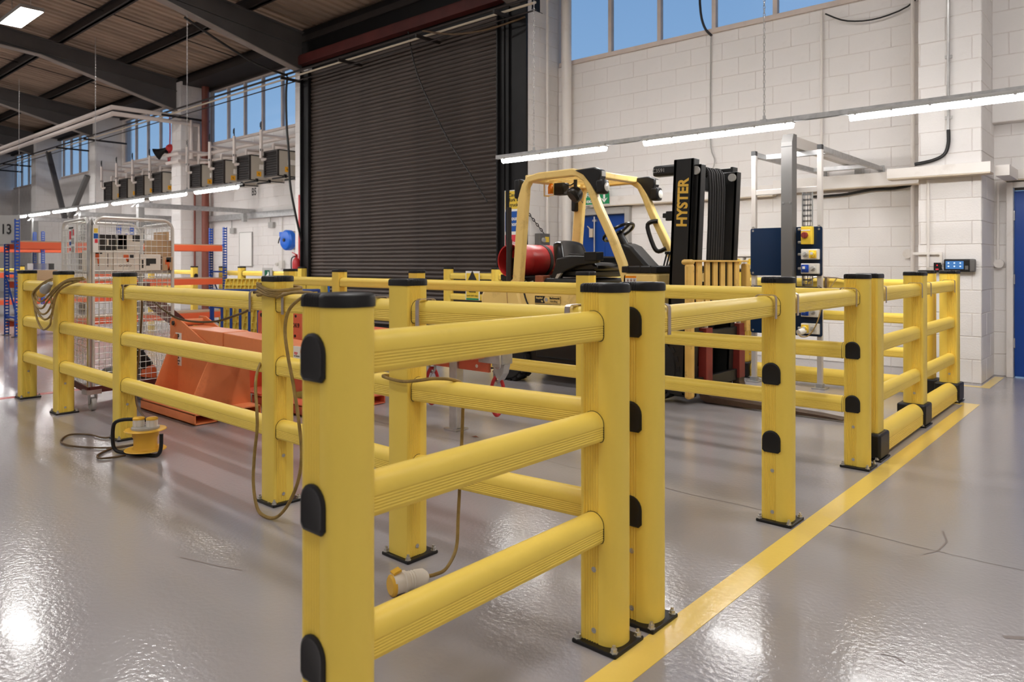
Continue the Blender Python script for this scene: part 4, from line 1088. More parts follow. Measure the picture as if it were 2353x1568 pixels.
m = MB(); m.tube([(-4.62, YN+.30, 1.84), (-4.50, YN+.30, 1.84), (-4.50, YN+.30, 1.97)], .006, 5); m.tube([(-4.62, YN+.38, 1.84), (-4.62, YN+.30, 1.84), (-4.62, YN+.30, 1.96)], .006, 5); fk('beacon_cage', m, FKY)
m = MB(); m.lathe([(.0, -.06), (.05, -.055), (.075, -.02), (.08, .03), (.07, .05), (0, .05)], (-4.26, YN+.34, 1.84), (-.3, -.5, -.5), 18); m.cyl((-4.26, YN+.34, 1.86), (-4.26, YN+.34, 1.98), .018, seg=8); fk('spot_lamp', m, BLK)
m = MB(); m.tube(smooth_path([(-4.38, YN+.34, 1.95), (-4.32, YN+.34, 1.93), (-4.26, YN+.34, 1.96)], 4), .007, 5); m.tube(smooth_path([(-4.22, YN+.3, 1.86), (-4.16, YN+.28, 1.78), (-4.12, YN+.27, 1.74)], 4), .003, 4); fk('lamp_wire', m, BLKC)
# gas bottle across the rear
gc = Vector((-4.86, 0, 1.19)); gy0, gy1 = 5.50, 6.18
m = MB(); r = .165
m.lathe([(0, .10), (r*.8, .115), (r, .18), (r, .60), (r*.92, .66), (r*.6, .70), (0, .715)], (gc.x, gy0, gc.z), (0, 1, 0), 32); gb = fk('gas_bottle', m, GASRED)
m = MB(); m.lathe([(r*.93, 0), (r*1.0, 0), (r*1.0, .19), (r*.93, .19), (r*.93, 0)], (gc.x, gy0-.03, gc.z), (0, 1, 0), 32); fk('bottle_collar', m, GASRED, parent=gb)
m = MB(); m.cyl((gc.x, gy0-.01, gc.z), (gc.x, gy0+.11, gc.z), .03, seg=12); m.cyl((gc.x-.05, gy0+.03, gc.z), (gc.x+.05, gy0+.03, gc.z), .014, seg=8); fk('valve', m, FKB, parent=gb)
for yy in (gy0+.42,):
    m = MB(); m.lathe([(r+.001, 0), (r+.005, 0), (r+.005, .05), (r+.001, .05)], (gc.x, yy, gc.z), (0, 1, 0), 32); fk('bottle_strap', m, DARK, parent=gb)
m = MB()
for s_ in (0,):
    a0 = math.radians(38); ny = gy0+.55
    def gp(dy, da): return (gc.x+math.cos(-a0*1+da)*(r+.001), ny+dy, gc.z+math.sin(-a0+da)*(r+.001))
    P4 = [gp(0, .25), gp(.055, 0), gp(0, -.25), gp(-.055, 0)]
    for a_, b_ in zip(P4, P4[1:]+P4[:1]): m.tube([a_, b_], .002, 4)
fk('hazard_diamond', m, SIGNY, parent=gb)
m = MB(); m.cyl((-4.77, 5.50, 1.02), (-4.77, 6.26, 1.02), .022, seg=10); m.cyl((-4.96, 5.50, 1.02), (-4.96, 6.26, 1.02), .022, seg=10); m.box(-4.99, -4.74, 5.48, 5.54, .99, 1.05); m.box(-4.91, -4.83, 5.47, 5.53, 1.0, 1.2); m.box(-4.9, -4.82, 5.8, 5.9, .96, 1.0); fk('bottle_cradle', m, FKB)
m = MB(); m.cyl((-4.84, 5.44, .96), (-4.84, 5.44, 1.40), .03, seg=10); m.cyl((-4.84, 5.44, 1.40), (-4.84, 5.44, 1.72), .024, seg=10); fk('exhaust_stack', m, DARK)
# clutter on the deck
m = MB(); m.box(-4.56, -4.46, YN+.08, YN+.20, .955, 1.045); fk('rust_block', m, RUST, bev=.008)
m = MB(); m.tube(smooth_path([(-4.72, YN+.1, .965), (-4.66, YN+.14, 1.01), (-4.60, YN+.12, .99), (-4.63, YN+.06, .97), (-4.70, YN+.12, .985), (-4.62, YN+.15, 1.0)], 4), .01, 6); fk('hose_coil', m, GPLAS)
# seat
SX, SY = -4.22, 5.88
m = MB(); m.box(SX-.20, SX+.26, SY-.25, SY+.25, 1.03, 1.10); fk('seat_base', m, FKB, bev=.02)
m = MB(); m.prism([(-.20, 1.08), (.28, 1.09), (.30, 1.13), (.24, 1.175), (0, 1.15), (-.2, 1.16)], (SX, SY-.24, 0), (1,0,0), (0,0,1), (0, .48, 0)); fk('seat_cushion', m, VINYL, bev=.03, smooth=50)
vs = []; NX, NZ = 9, 7
m = MB()
for side in (0, 1):
    for j in range(NZ):
        for i in range(NX):
            u = i/(NX-1)*2-1; v = j/(NZ-1)
            w = .235*(1-.16*v*v); y = SY+u*w; z = 1.12+v*.275-.03*(abs(u)**4)*v
            x = SX-.16-.07*v+(.03+.06*u*u if side == 0 else -.075+.02*u*u)*(1-.25*v**3)
            vs.append((x, y, z))
n_ = NX*NZ; fs = []
for s_ in (0, 1):
    for j in range(NZ-1):
        for i in range(NX-1): fs.append(tuple(s_*n_+k for k in (j*NX+i, j*NX+i+1, (j+1)*NX+i+1, (j+1)*NX+i)))
edge = [i for i in range(NX)]+[j*NX+NX-1 for j in range(1, NZ)]+[(NZ-1)*NX+i for i in range(NX-2, -1, -1)]+[j*NX for j in range(NZ-2, 0, -1)]
for a_, b_ in zip(edge, edge[1:]+edge[:1]): fs.append((a_, b_, b_+n_, a_+n_))
m.add(vs, fs); o = fk('seat_back', m, VINYL, smooth=60)
md = o.modifiers.new('sub', 'SUBSURF'); md.levels = 1; md.render_levels = 1
for y in (SY-.27, SY+.25):
    m = MB(); m.prism([(-.22, 1.0), (-.16, 1.13), (-.14, 1.21), (.02, 1.235), (.22, 1.23), (.34, 1.20), (.34, 1.17), (.12, 1.14), (-.05, 1.08), (-.12, 1.0)], (SX, y-.035, 0), (1,0,0), (0,0,1), (0, .07, 0)); fk('armrest', m, FKB, bev=.018, smooth=45)
m = MB(); m.bar((SX+.02, SY-.31, 1.25), (SX+.30, SY-.31, 1.235), .012, .012); m.box(SX+.22, SX+.36, SY-.34, SY-.22, 1.19, 1.27); fk('control_lever', m, BLK, bev=.005)
m = MB(); m.prism([(-.20, .955), (-.13, 1.01), (-.10, 1.06), (-.05, 1.07), (-.14, .955)], (SX, SY-.335, 0), (1,0,0), (0,0,1), (0, .03, 0)); fk('seat_latch', m, GPLAS, smooth=30)
# dash, column, wheel
m = MB(); m.prism([(-3.72, .98), (-3.28, .98), (-3.50, 1.18), (-3.64, 1.32), (-3.74, 1.36), (-3.82, 1.30), (-3.80, 1.22)], (0, YN+.36, 0), (1,0,0), (0,0,1), (0, .22, 0)); fk('dashboard', m, FKB, bev=.03, smooth=50)
m = MB(); m.cyl((-3.74, YN+.46, 1.30), (-3.83, YN+.46, 1.44), .035, seg=12); m.box(-3.88, -3.78, YN+.40, YN+.60, 1.30, 1.36); fk('steering_column', m, FKB)
ax = Vector((-.5, 0, .85)).normalized(); wc = Vector((-3.84, YN+.46, 1.46)); a1 = Vector((0,1,0)); b1 = ax.cross(a1)
m = MB(); m.tube([wc+(a1*math.cos(t)+b1*math.sin(t))*.155 for t in [2*pi*k/28 for k in range(28)]], .015, 8, closed=True)
for t in (.5, 2.6, 4.7): m.tube([wc-ax*.02, wc+(a1*math.cos(t)+b1*math.sin(t))*.15], .013, 6)
m.lathe([(.05, 0), (.045, .02), (0, .025)], wc-ax*.02, ax, 14); fk('steering_wheel', m, VINYL)
m = MB()
for k in range(3): m.cyl((-3.46+k*.03, YN+.62, 1.10), (-3.44+k*.03, YN+.66, 1.25), .008, seg=6); m.lathe([(0, 0), (.018, .01), (.018, .03), (0, .04)], (-3.44+k*.03, YN+.66, 1.24), (0,0,1), 8)
fk('hydraulic_lever', m, BLK)
# grab handle on the far front leg
m = MB(); m.tube(smooth_path([(-3.69, YF-.07, 1.58), (-3.76, YF-.09, 1.57), (-3.79, YF-.10, 1.52), (-3.72, YF-.10, 1.33), (-3.67, YF-.09, 1.28), (-3.60, YF-.07, 1.31)], 3), .022, 8); fk('grab_handle', m, BLK)
m = MB(); m.prism([(-3.60, 1.16), (-3.52, 1.14), (-3.42, .96), (-3.47, .96)], (0, YF-.06, 0), (1,0,0), (0,0,1), (0, .02, 0)); fk('fuse_plate', m, GPLAS, smooth=0)
# mast
TL = .045
def mx(x, z): return x+.03+TL*z
def mast_bar(x0, x1, y0, y1, z0, z1):
    m = MB(); m.add([(mx(x0,z0),y0,z0),(mx(x1,z0),y0,z0),(mx(x1,z0),y1,z0),(mx(x0,z0),y1,z0),(mx(x0,z1),y0,z1),(mx(x1,z1),y0,z1),(mx(x1,z1),y1,z1),(mx(x0,z1),y1,z1)], [(0,3,2,1),(4,5,6,7),(0,1,5,4),(1,2,6,5),(2,3,7,6),(3,0,4,7)]); return m
def add(m, q): m.add(q.v, q.f); return m
MF = YF-.17
for nm in ('near', 'far'):
    s_ = 1 if nm == 'near' else -1
    ya, yb_ = (YN, YN+.10) if nm == 'near' else (MF-.1, MF)
    m = MB()
    web = (ya, ya+.02) if nm == 'near' else (yb_-.02, yb_)
    add(m, mast_bar(-3.12, -2.94, web[0], web[1], .08, 2.02))
    add(m, mast_bar(-3.12, -3.09, ya, yb_, .08, 2.02)); add(m, mast_bar(-2.965, -2.94, ya, yb_, .08, 2.02))
    fk('mast_channel', m, FKB, smooth=0, bev=.004)
    i0, i1 = (YN+.035, YN+.12) if nm == 'near' else (MF-.12, MF-.035)
    m = MB(); add(m, mast_bar(-3.07, -2.89, i0, i0+.015, .06, 1.97)); add(m, mast_bar(-2.915, -2.89, i0, i1, .06, 1.97)); add(m, mast_bar(-3.07, -3.045, i0, i1, .06, 1.97)); fk('inner_mast', m, FKB, smooth=0, bev=.004)
    m = MB(); m.cyl((mx(-2.93, 1.92), i0-.02, 1.92), (mx(-2.93, 1.92), i0+.02, 1.92), .035, seg=14); fk('mast_roller', m, GPLAS)
    m = MB(); m.cyl((mx(-3.05, .1), (i0+i1)/2+s_*.10, .1), (mx(-3.05, 1.9), (i0+i1)/2+s_*.10, 1.9), .032, seg=10); fk('lift_cylinder', m, FKB)
for z0, z1 in ((1.80, 1.93), (.9, 1.0), (.12, .24)):
    m = mast_bar(-3.13, -3.08, YN+.02, MF-.02, z0, z1); fk('mast_cross_member', m, FKB, smooth=0, bev=.006)
m = mast_bar(-3.34, -3.05, YN+.03, YN+.14, 1.90, 1.99); fk('hose_bracket', m, FKB, bev=.02)
text('C3591', .045, GPLAS, (-3.16, YN+.028, 1.945), '-y', FT, name='chalk_mark')
m = mast_bar(-3.19, -3.12, YN+.02, YN+.06, 1.52, 1.60); add(m, mast_bar(-3.22, -3.18, YN+.02, YN+.07, 1.545, 1.585)); fk('mast_stop', m, FKB, bev=.006)
m = MB()
for k in range(7): m.tube(smooth_path([(mx(-3.09, 1.9), YN+.28+k*.045, 1.92), (mx(-2.99, 1.96), YN+.28+k*.045, 1.97), (mx(-2.93, 1.8), YN+.28+k*.045, 1.8), (mx(-2.93, .9), YN+.28+k*.045, .75)], 3), .014 if k % 2 else .011, 6)
fk('mast_hose', m, RUB)
# maker's lettering runs up the mast side
t = text('HYSTER', .128, GOLD, (0, 0, 0), '-yv', None, bold=.0048, spacing=1.0, xs=.88); t.parent = FT
t.location = (mx(-3.02, 1.66)-FT.location.x, YN-.002-FT.location.y, 1.66); t.rotation_euler = (0, TL, 0)
# carriage, load guard and forks
GX = -2.80
m = MB(); m.box(GX-.06, GX-.02, 5.30, 6.40, .12, .22); m.box(GX-.06, GX-.02, 5.30, 6.40, .50, .60); m.box(GX-.12, GX-.06, 5.45, 5.52, .1, .62); m.box(GX-.12, GX-.06, 6.2, 6.27, .1, .62); fk('carriage', m, FKB, smooth=0, bev=.006)
m = MB(); m.box(GX-.03, GX+.03, 5.27, 5.355, .08, 1.16); m.box(GX-.06, GX+.03, 5.27, 5.36, 1.15, 1.195); fk('load_guard_post', m, FKYD, smooth=40, bev=.022)
m = MB(); m.box(GX-.03, GX+.03, 6.33, 6.41, .55, 1.16); fk('load_guard_post', m, FKYD, smooth=0, bev=.012)
m = MB(); m.box(GX-.03, GX+.03, 5.30, 6.38, 1.175, 1.19); m.box(GX-.02, GX+.02, 5.36, 6.34, .74, .77); fk('load_guard_rail', m, FKYD, smooth=0, bev=.004)
for k in range(6):
    y = 5.47+k*.142
    m = MB(); m.box(GX-.006, GX+.008, y-.042, y+.042, .74, 1.178); fk('load_guard_bar', m, FKYD, smooth=0)
for y, nm in ((5.65, 0), (6.29, 1)):
    m = MB(); m.prism([(-2.86, .62), (-2.80, .62), (-2.80, .11), (-2.79, .075), (-2.75, .065), (-1.9, .035), (-1.72, .022), (-1.72, .012), (-2.80, .012), (-2.85, .03), (-2.865, .08)], (0, y-.055, 0), (1,0,0), (0,0,1), (0, .11, 0)); fr = fk('fork', m, FORKM, smooth=0, bev=.004)
    m = MB(); m.box(-2.868, -2.795, y-.058, y+.058, .14, .625); fk('fork_shank', m, FKRED, smooth=0, bev=.004, parent=fr)
    m = MB(); m.cyl((-2.83, y, .62), (-2.83, y, .66), .02, seg=8); fk('fork_latch', m, STEEL, parent=fr)
# wheels
def wheel(x, y0, y1, r):
    m = MB(); w = y1-y0
    m.lathe([(r*.55, 0), (r*.9, 0), (r, .03), (r, w-.03), (r*.9, w), (r*.55, w)], (x, y0, r), (0,1,0), 36)
    for k in range(22):
        a = 2*pi*k/22; c = Vector((x+math.cos(a)*r, 0, r+math.sin(a)*r)); t = Vector((-math.sin(a), 0, math.cos(a))); nn = Vector((math.cos(a), 0, math.sin(a)))
        for ys in ((y0+.004, y0+w*.45), (y0+w*.55, y1-.004)): m.bar(tuple(c+Vector((0, ys[0], 0))), tuple(c+Vector((0, ys[1], 0))), .045, .022, up=nn)
    t = fk('tyre', m, RUB, smooth=30)
    m = MB(); m.lathe([(r*.56, .0), (r*.5, .03), (r*.3, .04), (r*.12, .02), (0, .02)], (x, y0+.01, r), (0,1,0), 20); fk('rim', m, FKB, parent=t)
for x, r, w in ((-4.86, .25, .17), (-3.25, .29, .20)):
    wheel(x, YN-.01, YN+w, r); wheel(x, YF-w, YF+.01, r)
# ------------------------------------------------------------------ orange crane jib attachments
def jib(name, label, m_, loc, Y, X0, XF, XE, sl, z_t, z_b, ys):
    t = thing(name, label, 'crane jib', loc)
    def k(nm, mb, mt=m_, **q): return obj(nm, mb, mt, t, world=True, **q)
    for y0, y1 in ys:
        m = MB(); w = .012
        m.box(sl[0], sl[1], y0, y1, 0.004, w+.004); m.box(sl[0], sl[1], y0, y1, .082-w, .082); m.box(sl[0], sl[1], y0, y0+w, .004, .082); m.box(sl[0], sl[1], y1-w, y1, .004, .082)
        k('fork_sleeve', m, smooth=0, bev=.003)
    ym0, ym1 = Y-.11, Y+.11
    for yy in (ym0-.012, ym1):
        m = MB(); m.prism([(X0, .09), (X0, z_t+.04), (X0+.03, z_t+.075), (X0+.14, z_t+.075), (XF-.12, z_t-.11), (XF, z_t-.2), (XF, .09)], (0, yy, 0), (1,0,0), (0,0,1), (0, .012, 0)); k('side_plate', m, smooth=0, bev=.003)
    for xx in (X0+.14, XF):
        m = MB(); ye0, ye1 = ys[0][0], ys[1][1]
        m.prism([(ye0+.02, .08), (ye1+.0, .08), (Y+.13, z_t-.12), (Y-.15, z_t-.05 if xx < XF else z_t-.12)], (xx, 0, 0), (0,1,0), (0,0,1), (.014, 0, 0)); k('gusset_plate', m, smooth=0, bev=.003)
    m = MB(); m.box(X0+.02, XF-.05, ye0+.02, ye1-.02, .082, .094); k('base_plate', m, smooth=0)
    m = MB(); m.cyl((X0+.09, ym0-.02, z_t+.03), (X0+.09, ym1+.03, z_t+.03), .028, seg=14); k('pivot_pin', m)
    m = MB(); m.cyl((X0+.09, ym0-.03, z_t+.03), (X0+.09, ym0-.013, z_t+.03), .02, seg=6); k('pivot_bolt', m, FKB)
    m = MB()
    for zz in (.2, .36): m.cyl((X0+.10+zz*.1, ym0-.0135, zz), (X0+.10+zz*.1, ym0-.011, zz), .012, seg=12)
    k('bolt_hole', m, INK, smooth=0)
    m = MB(); m.box(X0+.12, XF+.06, ym0+.004, ym1-.004, z_b-.01, z_t); k('beam_root', m, smooth=0, bev=.006)
    m = MB(); m.prism([(XF+.06, z_b-.005), (XF+.06, z_t-.004), (XE, z_t-.03), (XE, z_b+.03 if XE > -4 else z_b)], (0, ym0+.012, 0), (1,0,0), (0,0,1), (0, ym1-ym0-.024, 0)); k('beam', m, smooth=0, bev=.006)
    return t, k, ym0
t, k, y0 = jib('crane_jib', 'bright orange crane jib on fork sleeves nearest the left barrier', JIBO, (-5.6, 2.68, 0), 2.78, -6.12, -5.32, -4.18, (-6.08, -5.15), .645, .50, ((2.41, 2.585), (2.76, 2.93)))
m = MB(); m.box(-6.01, -5.905, y0-.0145, y0-.012, .335, .60); s = k('sticker', m, SIGNW, smooth=0)
text('P', .06, INK, (-5.957, y0-.016, .565), '-y', s, bold=.002); text('L', .06, INK, (-5.957, y0-.016, .51), '-y', s, bold=.002); text('P', .06, INK, (-5.957, y0-.016, .455), '-y', s, bold=.002); text('Lift\nTrucks\nLtd', .024, INK, (-5.957, y0-.016, .375), '-y', s)
m = MB(); m.box(-4.37, -4.17, y0+.0095, y0+.012, .51, .615); s = k('sticker', m, SIGNW, smooth=0)
m = MB(); m.tube([(-4.19+.022*math.cos(q_), y0+.009, .585+.022*math.sin(q_)) for q_ in [2*pi*i/20 for i in range(20)]], .004, 5, closed=True); obj('orange_ring', m, AMBER, s, world=True)
text('ST', .02, GPLAS, (-4.315, y0+.008, .567), '-y', s); text('PLP', .024, SIGNR, (-4.272, y0+.008, .567), '-y', s, bold=.0008); text('LIFT TRUCKS', .011, INK, (-4.262, y0+.008, .550), '-y', s); text('TEL', .017, SIGNR, (-4.325, y0+.008, .527), '-y', s, bold=.0004); text('01909 5', .017, INK, (-4.265, y0+.008, .527), '-y', s, bold=.0004)
t, k, y0 = jib('crane_jib', 'red orange crane jib with red hooks and a steel prop leg', JIBR, (-5.0, 3.5, 0), 3.5, -6.0, -5.45, -3.36, (-5.6, -4.80), .68, .50, ((3.10, 3.27), (3.68, 3.85)))
m = MB(); m.box(-5.60, -5.12, y0-.03, y0-.015, .45, .82); k('number_plate', m, smooth=0, bev=.003)
text('C419', .05, INK, (-5.36, y0-.032, .647), '-y', t, bold=.001)
m = MB(); m.cyl((-5.36, y0-.034, .725), (-5.36, y0-.029, .725), .012, seg=10); m.cyl((-5.37, y0-.034, .56), (-5.37, y0-.029, .56), .012, seg=10); k('bolt_hole', m, INK, smooth=0)
YB = 3.58
m = MB(); m.box(-4.2, -3.36, YB-.012, YB+.012, .43, .53); k('lower_flange', m, smooth=0, bev=.004)
m = MB(); m.cyl((-3.47, YB-.0145, .465), (-3.47, YB-.012, .465), .012, seg=14); k('flange_hole', m, SIGNW, smooth=0)
m = MB(); m.box(-3.42, -3.2, YB-.05, YB+.05, .50, .64); m.prism([(-3.31, .50), (-3.2, .50), (-3.215, .44), (-3.25, .39), (-3.28, .41)], (0, YB-.03, 0), (1,0,0), (0,0,1), (0, .06, 0)); k('end_block', m, GALV, smooth=0, bev=.004)
m = MB(); m.tube(smooth_path([(-3.215, YB-.052, .60), (-3.205, YB-.07, .56), (-3.205, YB-.07, .49), (-3.235, YB-.055, .475), (-3.26, YB-.05, .475)], 3), .007, 6); k('end_clip', m, STEEL)
m = MB(); m.box(-3.72, -3.645, YB-.035, YB+.035, .01, .50); k('prop_leg', m, STEEL, smooth=0, bev=.006)
m = MB(); m.box(-3.745, -3.62, YB-.06, YB+.06, 0, .012); k('prop_foot', m, STEEL, smooth=0, bev=.002)
m = MB(); m.cyl((-3.70, YB-.06, .50), (-3.70, YB-.03, .50), .022, seg=6); k('prop_bolt', m, FKB, smooth=0)
for x, zt in ((-3.93, .475), (-3.29, .478)):
    m = MB(); pts = [(x-.018, YB, zt), (x-.03, YB, zt-.05), (x-.02, YB, zt-.088), (x, YB, zt-.10), (x+.02, YB, zt-.088), (x+.03, YB, zt-.05), (x+.018, YB, zt)]
    m.tube(smooth_path(pts, 4), .0085, 8); m.cyl((x-.04, YB, zt+.005), (x+.04, YB, zt+.005), .012, seg=10); sh_ = k('shackle', m, GALV)
    m = MB(); zz = zt-.075
    loop = [(x-.014, zz), (x+.014, zz), (x+.036, zz-.05), (x+.04, zz-.11), (x+.026, zz-.14), (x-.026, zz-.14), (x-.04, zz-.11), (x-.036, zz-.05)]
    m.tube(smooth_path([(x+.75*(p[0]-x), YB+.66*(p[0]-x), p[1]) for p in loop], 4, True), .012, 8, closed=True)
    hook = [(x, YB, zz-.09), (x, YB, zz-.14), (x, YB+.03, zz-.18), (x, YB+.035, zz-.22), (x, YB, zz-.25), (x, YB-.035, zz-.23), (x, YB-.04, zz-.2)]
    m.tube(smooth_path(hook, 4), [.012]*19+[.010]*3+[.008]*3, 8); m.cyl((x, YB, zz-.085), (x, YB, zz-.12), .018, seg=8)
    k('red_hook', m, REDP, parent=None) if False else obj('red_hook', m, REDP, sh_, world=True)
    m = MB(); m.tube(smooth_path([(x, YB, zz-.03), (x-.008, YB-.01, zz-.06), (x+.006, YB-.01, zz-.09)], 3), .002, 4); obj('tag_wire', m, STEEL, sh_, world=True)

# ------------------------------------------------------------------ wire roll cage with cartons
RC = thing('roll_cage', 'tall wire mesh roll cage trolley behind the left barrier', 'roll cage', (-6.7, 2.45, 0))
c0, cl, c1 = Vector((-6.30, 2.11, 0)), Vector((-7.22, 2.20, 0)), Vector((-6.37, 2.80, 0)); c2 = cl+(c1-c0)
def rck(nm, mb, mt=GALV, **q): return obj(nm, mb, mt, RC, world=True, **q)
ZB, ZT = .19, 1.53
m = MB()
base = [c0, c1, c2, cl]
for a, b_ in zip(base, base[1:]+base[:1]): m.bar(a+Vector((0,0,.165)), b_+Vector((0,0,.165)), .03, .05)
rck('base_frame', m, REDBR, smooth=0)
m = MB(); m.add([v+Vector((0,0,.185)) for v in base]+[v+Vector((0,0,.192)) for v in base], [(0,1,2,3),(4,5,6,7)]); rck('base_deck', m, GALV, smooth=0)
def frame_face(a, b_, nm='frame', top=ZT):
    d = (b_-a).normalized(); L = (b_-a).length; m = MB(); R = .09
    pts = [a+Vector((0,0,ZB-.02)), a+Vector((0,0,top-R))]
    for q in range(1, 6): t_ = pi/2*q/6; pts.append(a+d*(R-R*math.cos(t_))+Vector((0,0,top-R+R*math.sin(t_))))
    pts.append(a+d*R+Vector((0,0,top))); pts.append(b_-d*R+Vector((0,0,top)))
    for q in range(1, 6): t_ = pi/2*q/6; pts.append(b_-d*R+d*R*math.sin(t_)+Vector((0,0,top-R+R*math.cos(t_))))
    pts += [b_+Vector((0,0,top-R)), b_+Vector((0,0,ZB-.02))]
    m.tube(pts, .0125, 8); rck(nm, m, WIRE)
def mesh_face(a, b_, z0, z1, p=.05):
    d = (b_-a).normalized(); L = (b_-a).length; m = MB(); n = int(L/p)
    for i in range(1, n+1): q = a+d*(L*i/(n+1)); m.tube([q+Vector((0,0,z0)), q+Vector((0,0,z1))], .002, 4)
    k_ = int((z1-z0)/p)
    for i in range(k_+1): z = z0+(z1-z0)*i/k_; m.tube([a+d*.01+Vector((0,0,z)), b_-d*.01+Vector((0,0,z))], .0024, 4)
    o = rck('mesh_panel', m, WIRE); return o
ins = .03
dx_ = (cl-c0).normalized(); dy_ = (c1-c0).normalized()
frame_face(c0+dy_*ins, c1-dy_*.01); mesh_face(c0+dy_*ins, c1-dy_*.01, ZB, ZT-.02)
frame_face(cl+dy_*ins, c2-dy_*.01); mesh_face(cl+dy_*ins, c2-dy_*.01, ZB, ZT-.02)
frame_face(c1+dx_*ins, c2-dx_*ins, top=ZT-.02); mesh_face(c1+dx_*ins, c2-dx_*ins, ZB, ZT-.04)
frame_face(c0+dx_*ins, cl-dx_*ins, top=ZT-.01); mesh_face(c0+dx_*ins, cl-dx_*ins, ZB, ZT-.03)
m = MB(); sh_z = 1.09; q4 = [c0+dx_*.03+dy_*.04, c1+dx_*.03-dy_*.02, c2-dx_*.03-dy_*.02, cl-dx_*.03+dy_*.04]
for a, b_ in zip(q4, q4[1:]+q4[:1]): m.bar(a+Vector((0,0,sh_z)), b_+Vector((0,0,sh_z)), .02, .025)
for i in range(1, 8): m.tube([q4[0].lerp(q4[1], i/8)+Vector((0,0,sh_z+.008)), q4[3].lerp(q4[2], i/8)+Vector((0,0,sh_z+.008))], .003, 4)
m.add([v+Vector((0,0,sh_z+.013)) for v in q4], [(0,1,2,3)]); rck('shelf', m, GALV, smooth=0)
def poster(nm, c, w, h, mt, bits):
    n = Vector((-dx_.y, dx_.x, 0)); n = n if n.y < 0 else -n
    m = MB(); c = c+n*.012; u = dx_
    def quad(cc, ww, hh, mm, off, nmm, par):
        q = MB(); e = cc+n*off; q.add([e-u*ww/2-Vector((0,0,hh/2)), e+u*ww/2-Vector((0,0,hh/2)), e+u*ww/2+Vector((0,0,hh/2)), e-u*ww/2+Vector((0,0,hh/2)),
            e-u*ww/2-Vector((0,0,hh/2))-n*.003, e+u*ww/2-Vector((0,0,hh/2))-n*.003, e+u*ww/2+Vector((0,0,hh/2))-n*.003, e-u*ww/2+Vector((0,0,hh/2))-n*.003], [(0,1,2,3),(7,6,5,4),(0,4,5,1),(1,5,6,2),(2,6,7,3),(3,7,4,0)])
        return obj(nmm, q, mm, par, world=True, smooth=0)
    p_ = quad(c, w, h, mt, 0, nm, RC)
    for (ox, oz, ww, hh, mm) in bits: quad(c+u*ox+Vector((0,0,oz)), ww, hh, mm, .004, 'print', p_)
poster('notice', c0.lerp(cl, .55)+Vector((0,0,1.37)), .22, .24, SIGNW, [(.02, .09, .14, .012, INK), (.05, .03, .045, .07, SIGNR), (.05, -.04, .045, .03, SIGNB), (.05, -.09, .04, .025, SIGNR), (-.01, .05, .025, .05, GPLAS), (-.06, .05, .025, .05, SIGNR), (-.01, -.02, .025, .05, GPLAS), (-.06, -.02, .025, .05, GPLAS), (-.01, -.09, .025, .05, GPLAS), (-.06, -.09, .025, .05, GPLAS)])
m = MB(); e = c0+Vector((.022, .02, 1.28)); m.box(e.x-.003, e.x, e.y, e.y+.04, 1.25, 1.47); s = rck('safety_label', m, SIGNW, smooth=0)
m = MB(); m.box(e.x, e.x+.001, e.y+.006, e.y+.034, 1.405, 1.44); obj('yellow_field', m, SIGNY, s, world=True, smooth=0)
m = MB(); m.box(e.x, e.x+.001, e.y+.004, e.y+.036, 1.36, 1.40); obj('blue_field', m, SIGNB, s, world=True, smooth=0)
m = MB(); m.box(e.x, e.x+.001, e.y+.012, e.y+.034, 1.325, 1.355); obj('red_field', m, SIGNR, s, world=True, smooth=0)
m = MB(); m.tube([c0+Vector((0,0,ZB)), c0+Vector((0,0,ZT-.06)), c0+Vector((.0,.015,ZT-.01)), c0+Vector((0,.03,ZT-.06))], .016, 8); rck('corner_post', m, STEEL)
for v in (c0, cl, c1, c2):
    w = v+(c0+c2-v*2).normalized()*.05
    m = MB(); m.box(w.x-.055, w.x+.055, w.y-.055, w.y+.055, .13, .165)
    m.prism([(-.02, .14), (.045, .14), (.03, .055), (.012, .05)], (w.x, w.y-.028, 0), (1,0,0), (0,0,1), (0, .006, 0)); m.prism([(-.02, .14), (.045, .14), (.03, .055), (.012, .05)], (w.x, w.y+.022, 0), (1,0,0), (0,0,1), (0, .006, 0))
    c_ = rck('castor', m, STEEL, smooth=0)
    m = MB(); m.lathe([(.02, -.016), (.048, -.018), (.052, -.01), (.052, .01), (.048, .018), (.02, .016)], (w.x+.02, w.y, .052), (0,1,0), 20); obj('castor_wheel', m, GPLAS, c_, world=True)
# cartons on the cage shelf (long side faces +x)
def carton(label, x, y, z, dx, dy, dz, mt, prints=(), rz=0, grp='cartons in the roll cage'):
    t = thing('carton', label, 'box', (x, y, z), rz, grp)
    m = MB(); m.box(-dx, 0, 0, dy, 0, dz); obj('box', m, mt, t, smooth=0, bev=.003)
    for i, (kind, y0, y1, z0, z1, mm) in enumerate(prints):
        m = MB()
        if kind == 'r': m.box(0, .0015, y0, y1, z0, z1)
        elif kind == 'drill':
            w, h = y1-y0, z1-z0
            m.add([(.0015, y0, z0+h*.55), (.0015, y0+w*.62, z0+h*.55), (.0015, y0+w*.62, z1), (.0015, y0, z1), (.0015, y0+w*.40, z0), (.0015, y0+w*.66, z0)], [(0,1,2,3), (4,5,1)])
            m.add([(.0015, y0+w*.4, z0), (.0015, y0+w*.66, z0), (.0015, y0+w*.55, z0+h*.55), (.0015, y0+w*.28, z0+h*.55)], [(0,1,2,3)])
        elif kind == 'rings':
            for q in range(4): m.lathe([(.009, 0), (.0065, 0), (.0065, .001), (.009, .001), (.009, 0)], (.0, y0+(y1-y0)*(q+.5)/4, (z0+z1)/2), (1,0,0), 12)
        obj('print', m, mm, t, smooth=0)
    return t
sz = sh_z+.014; X_ = -6.345; gy = lambda u: 2.15+u
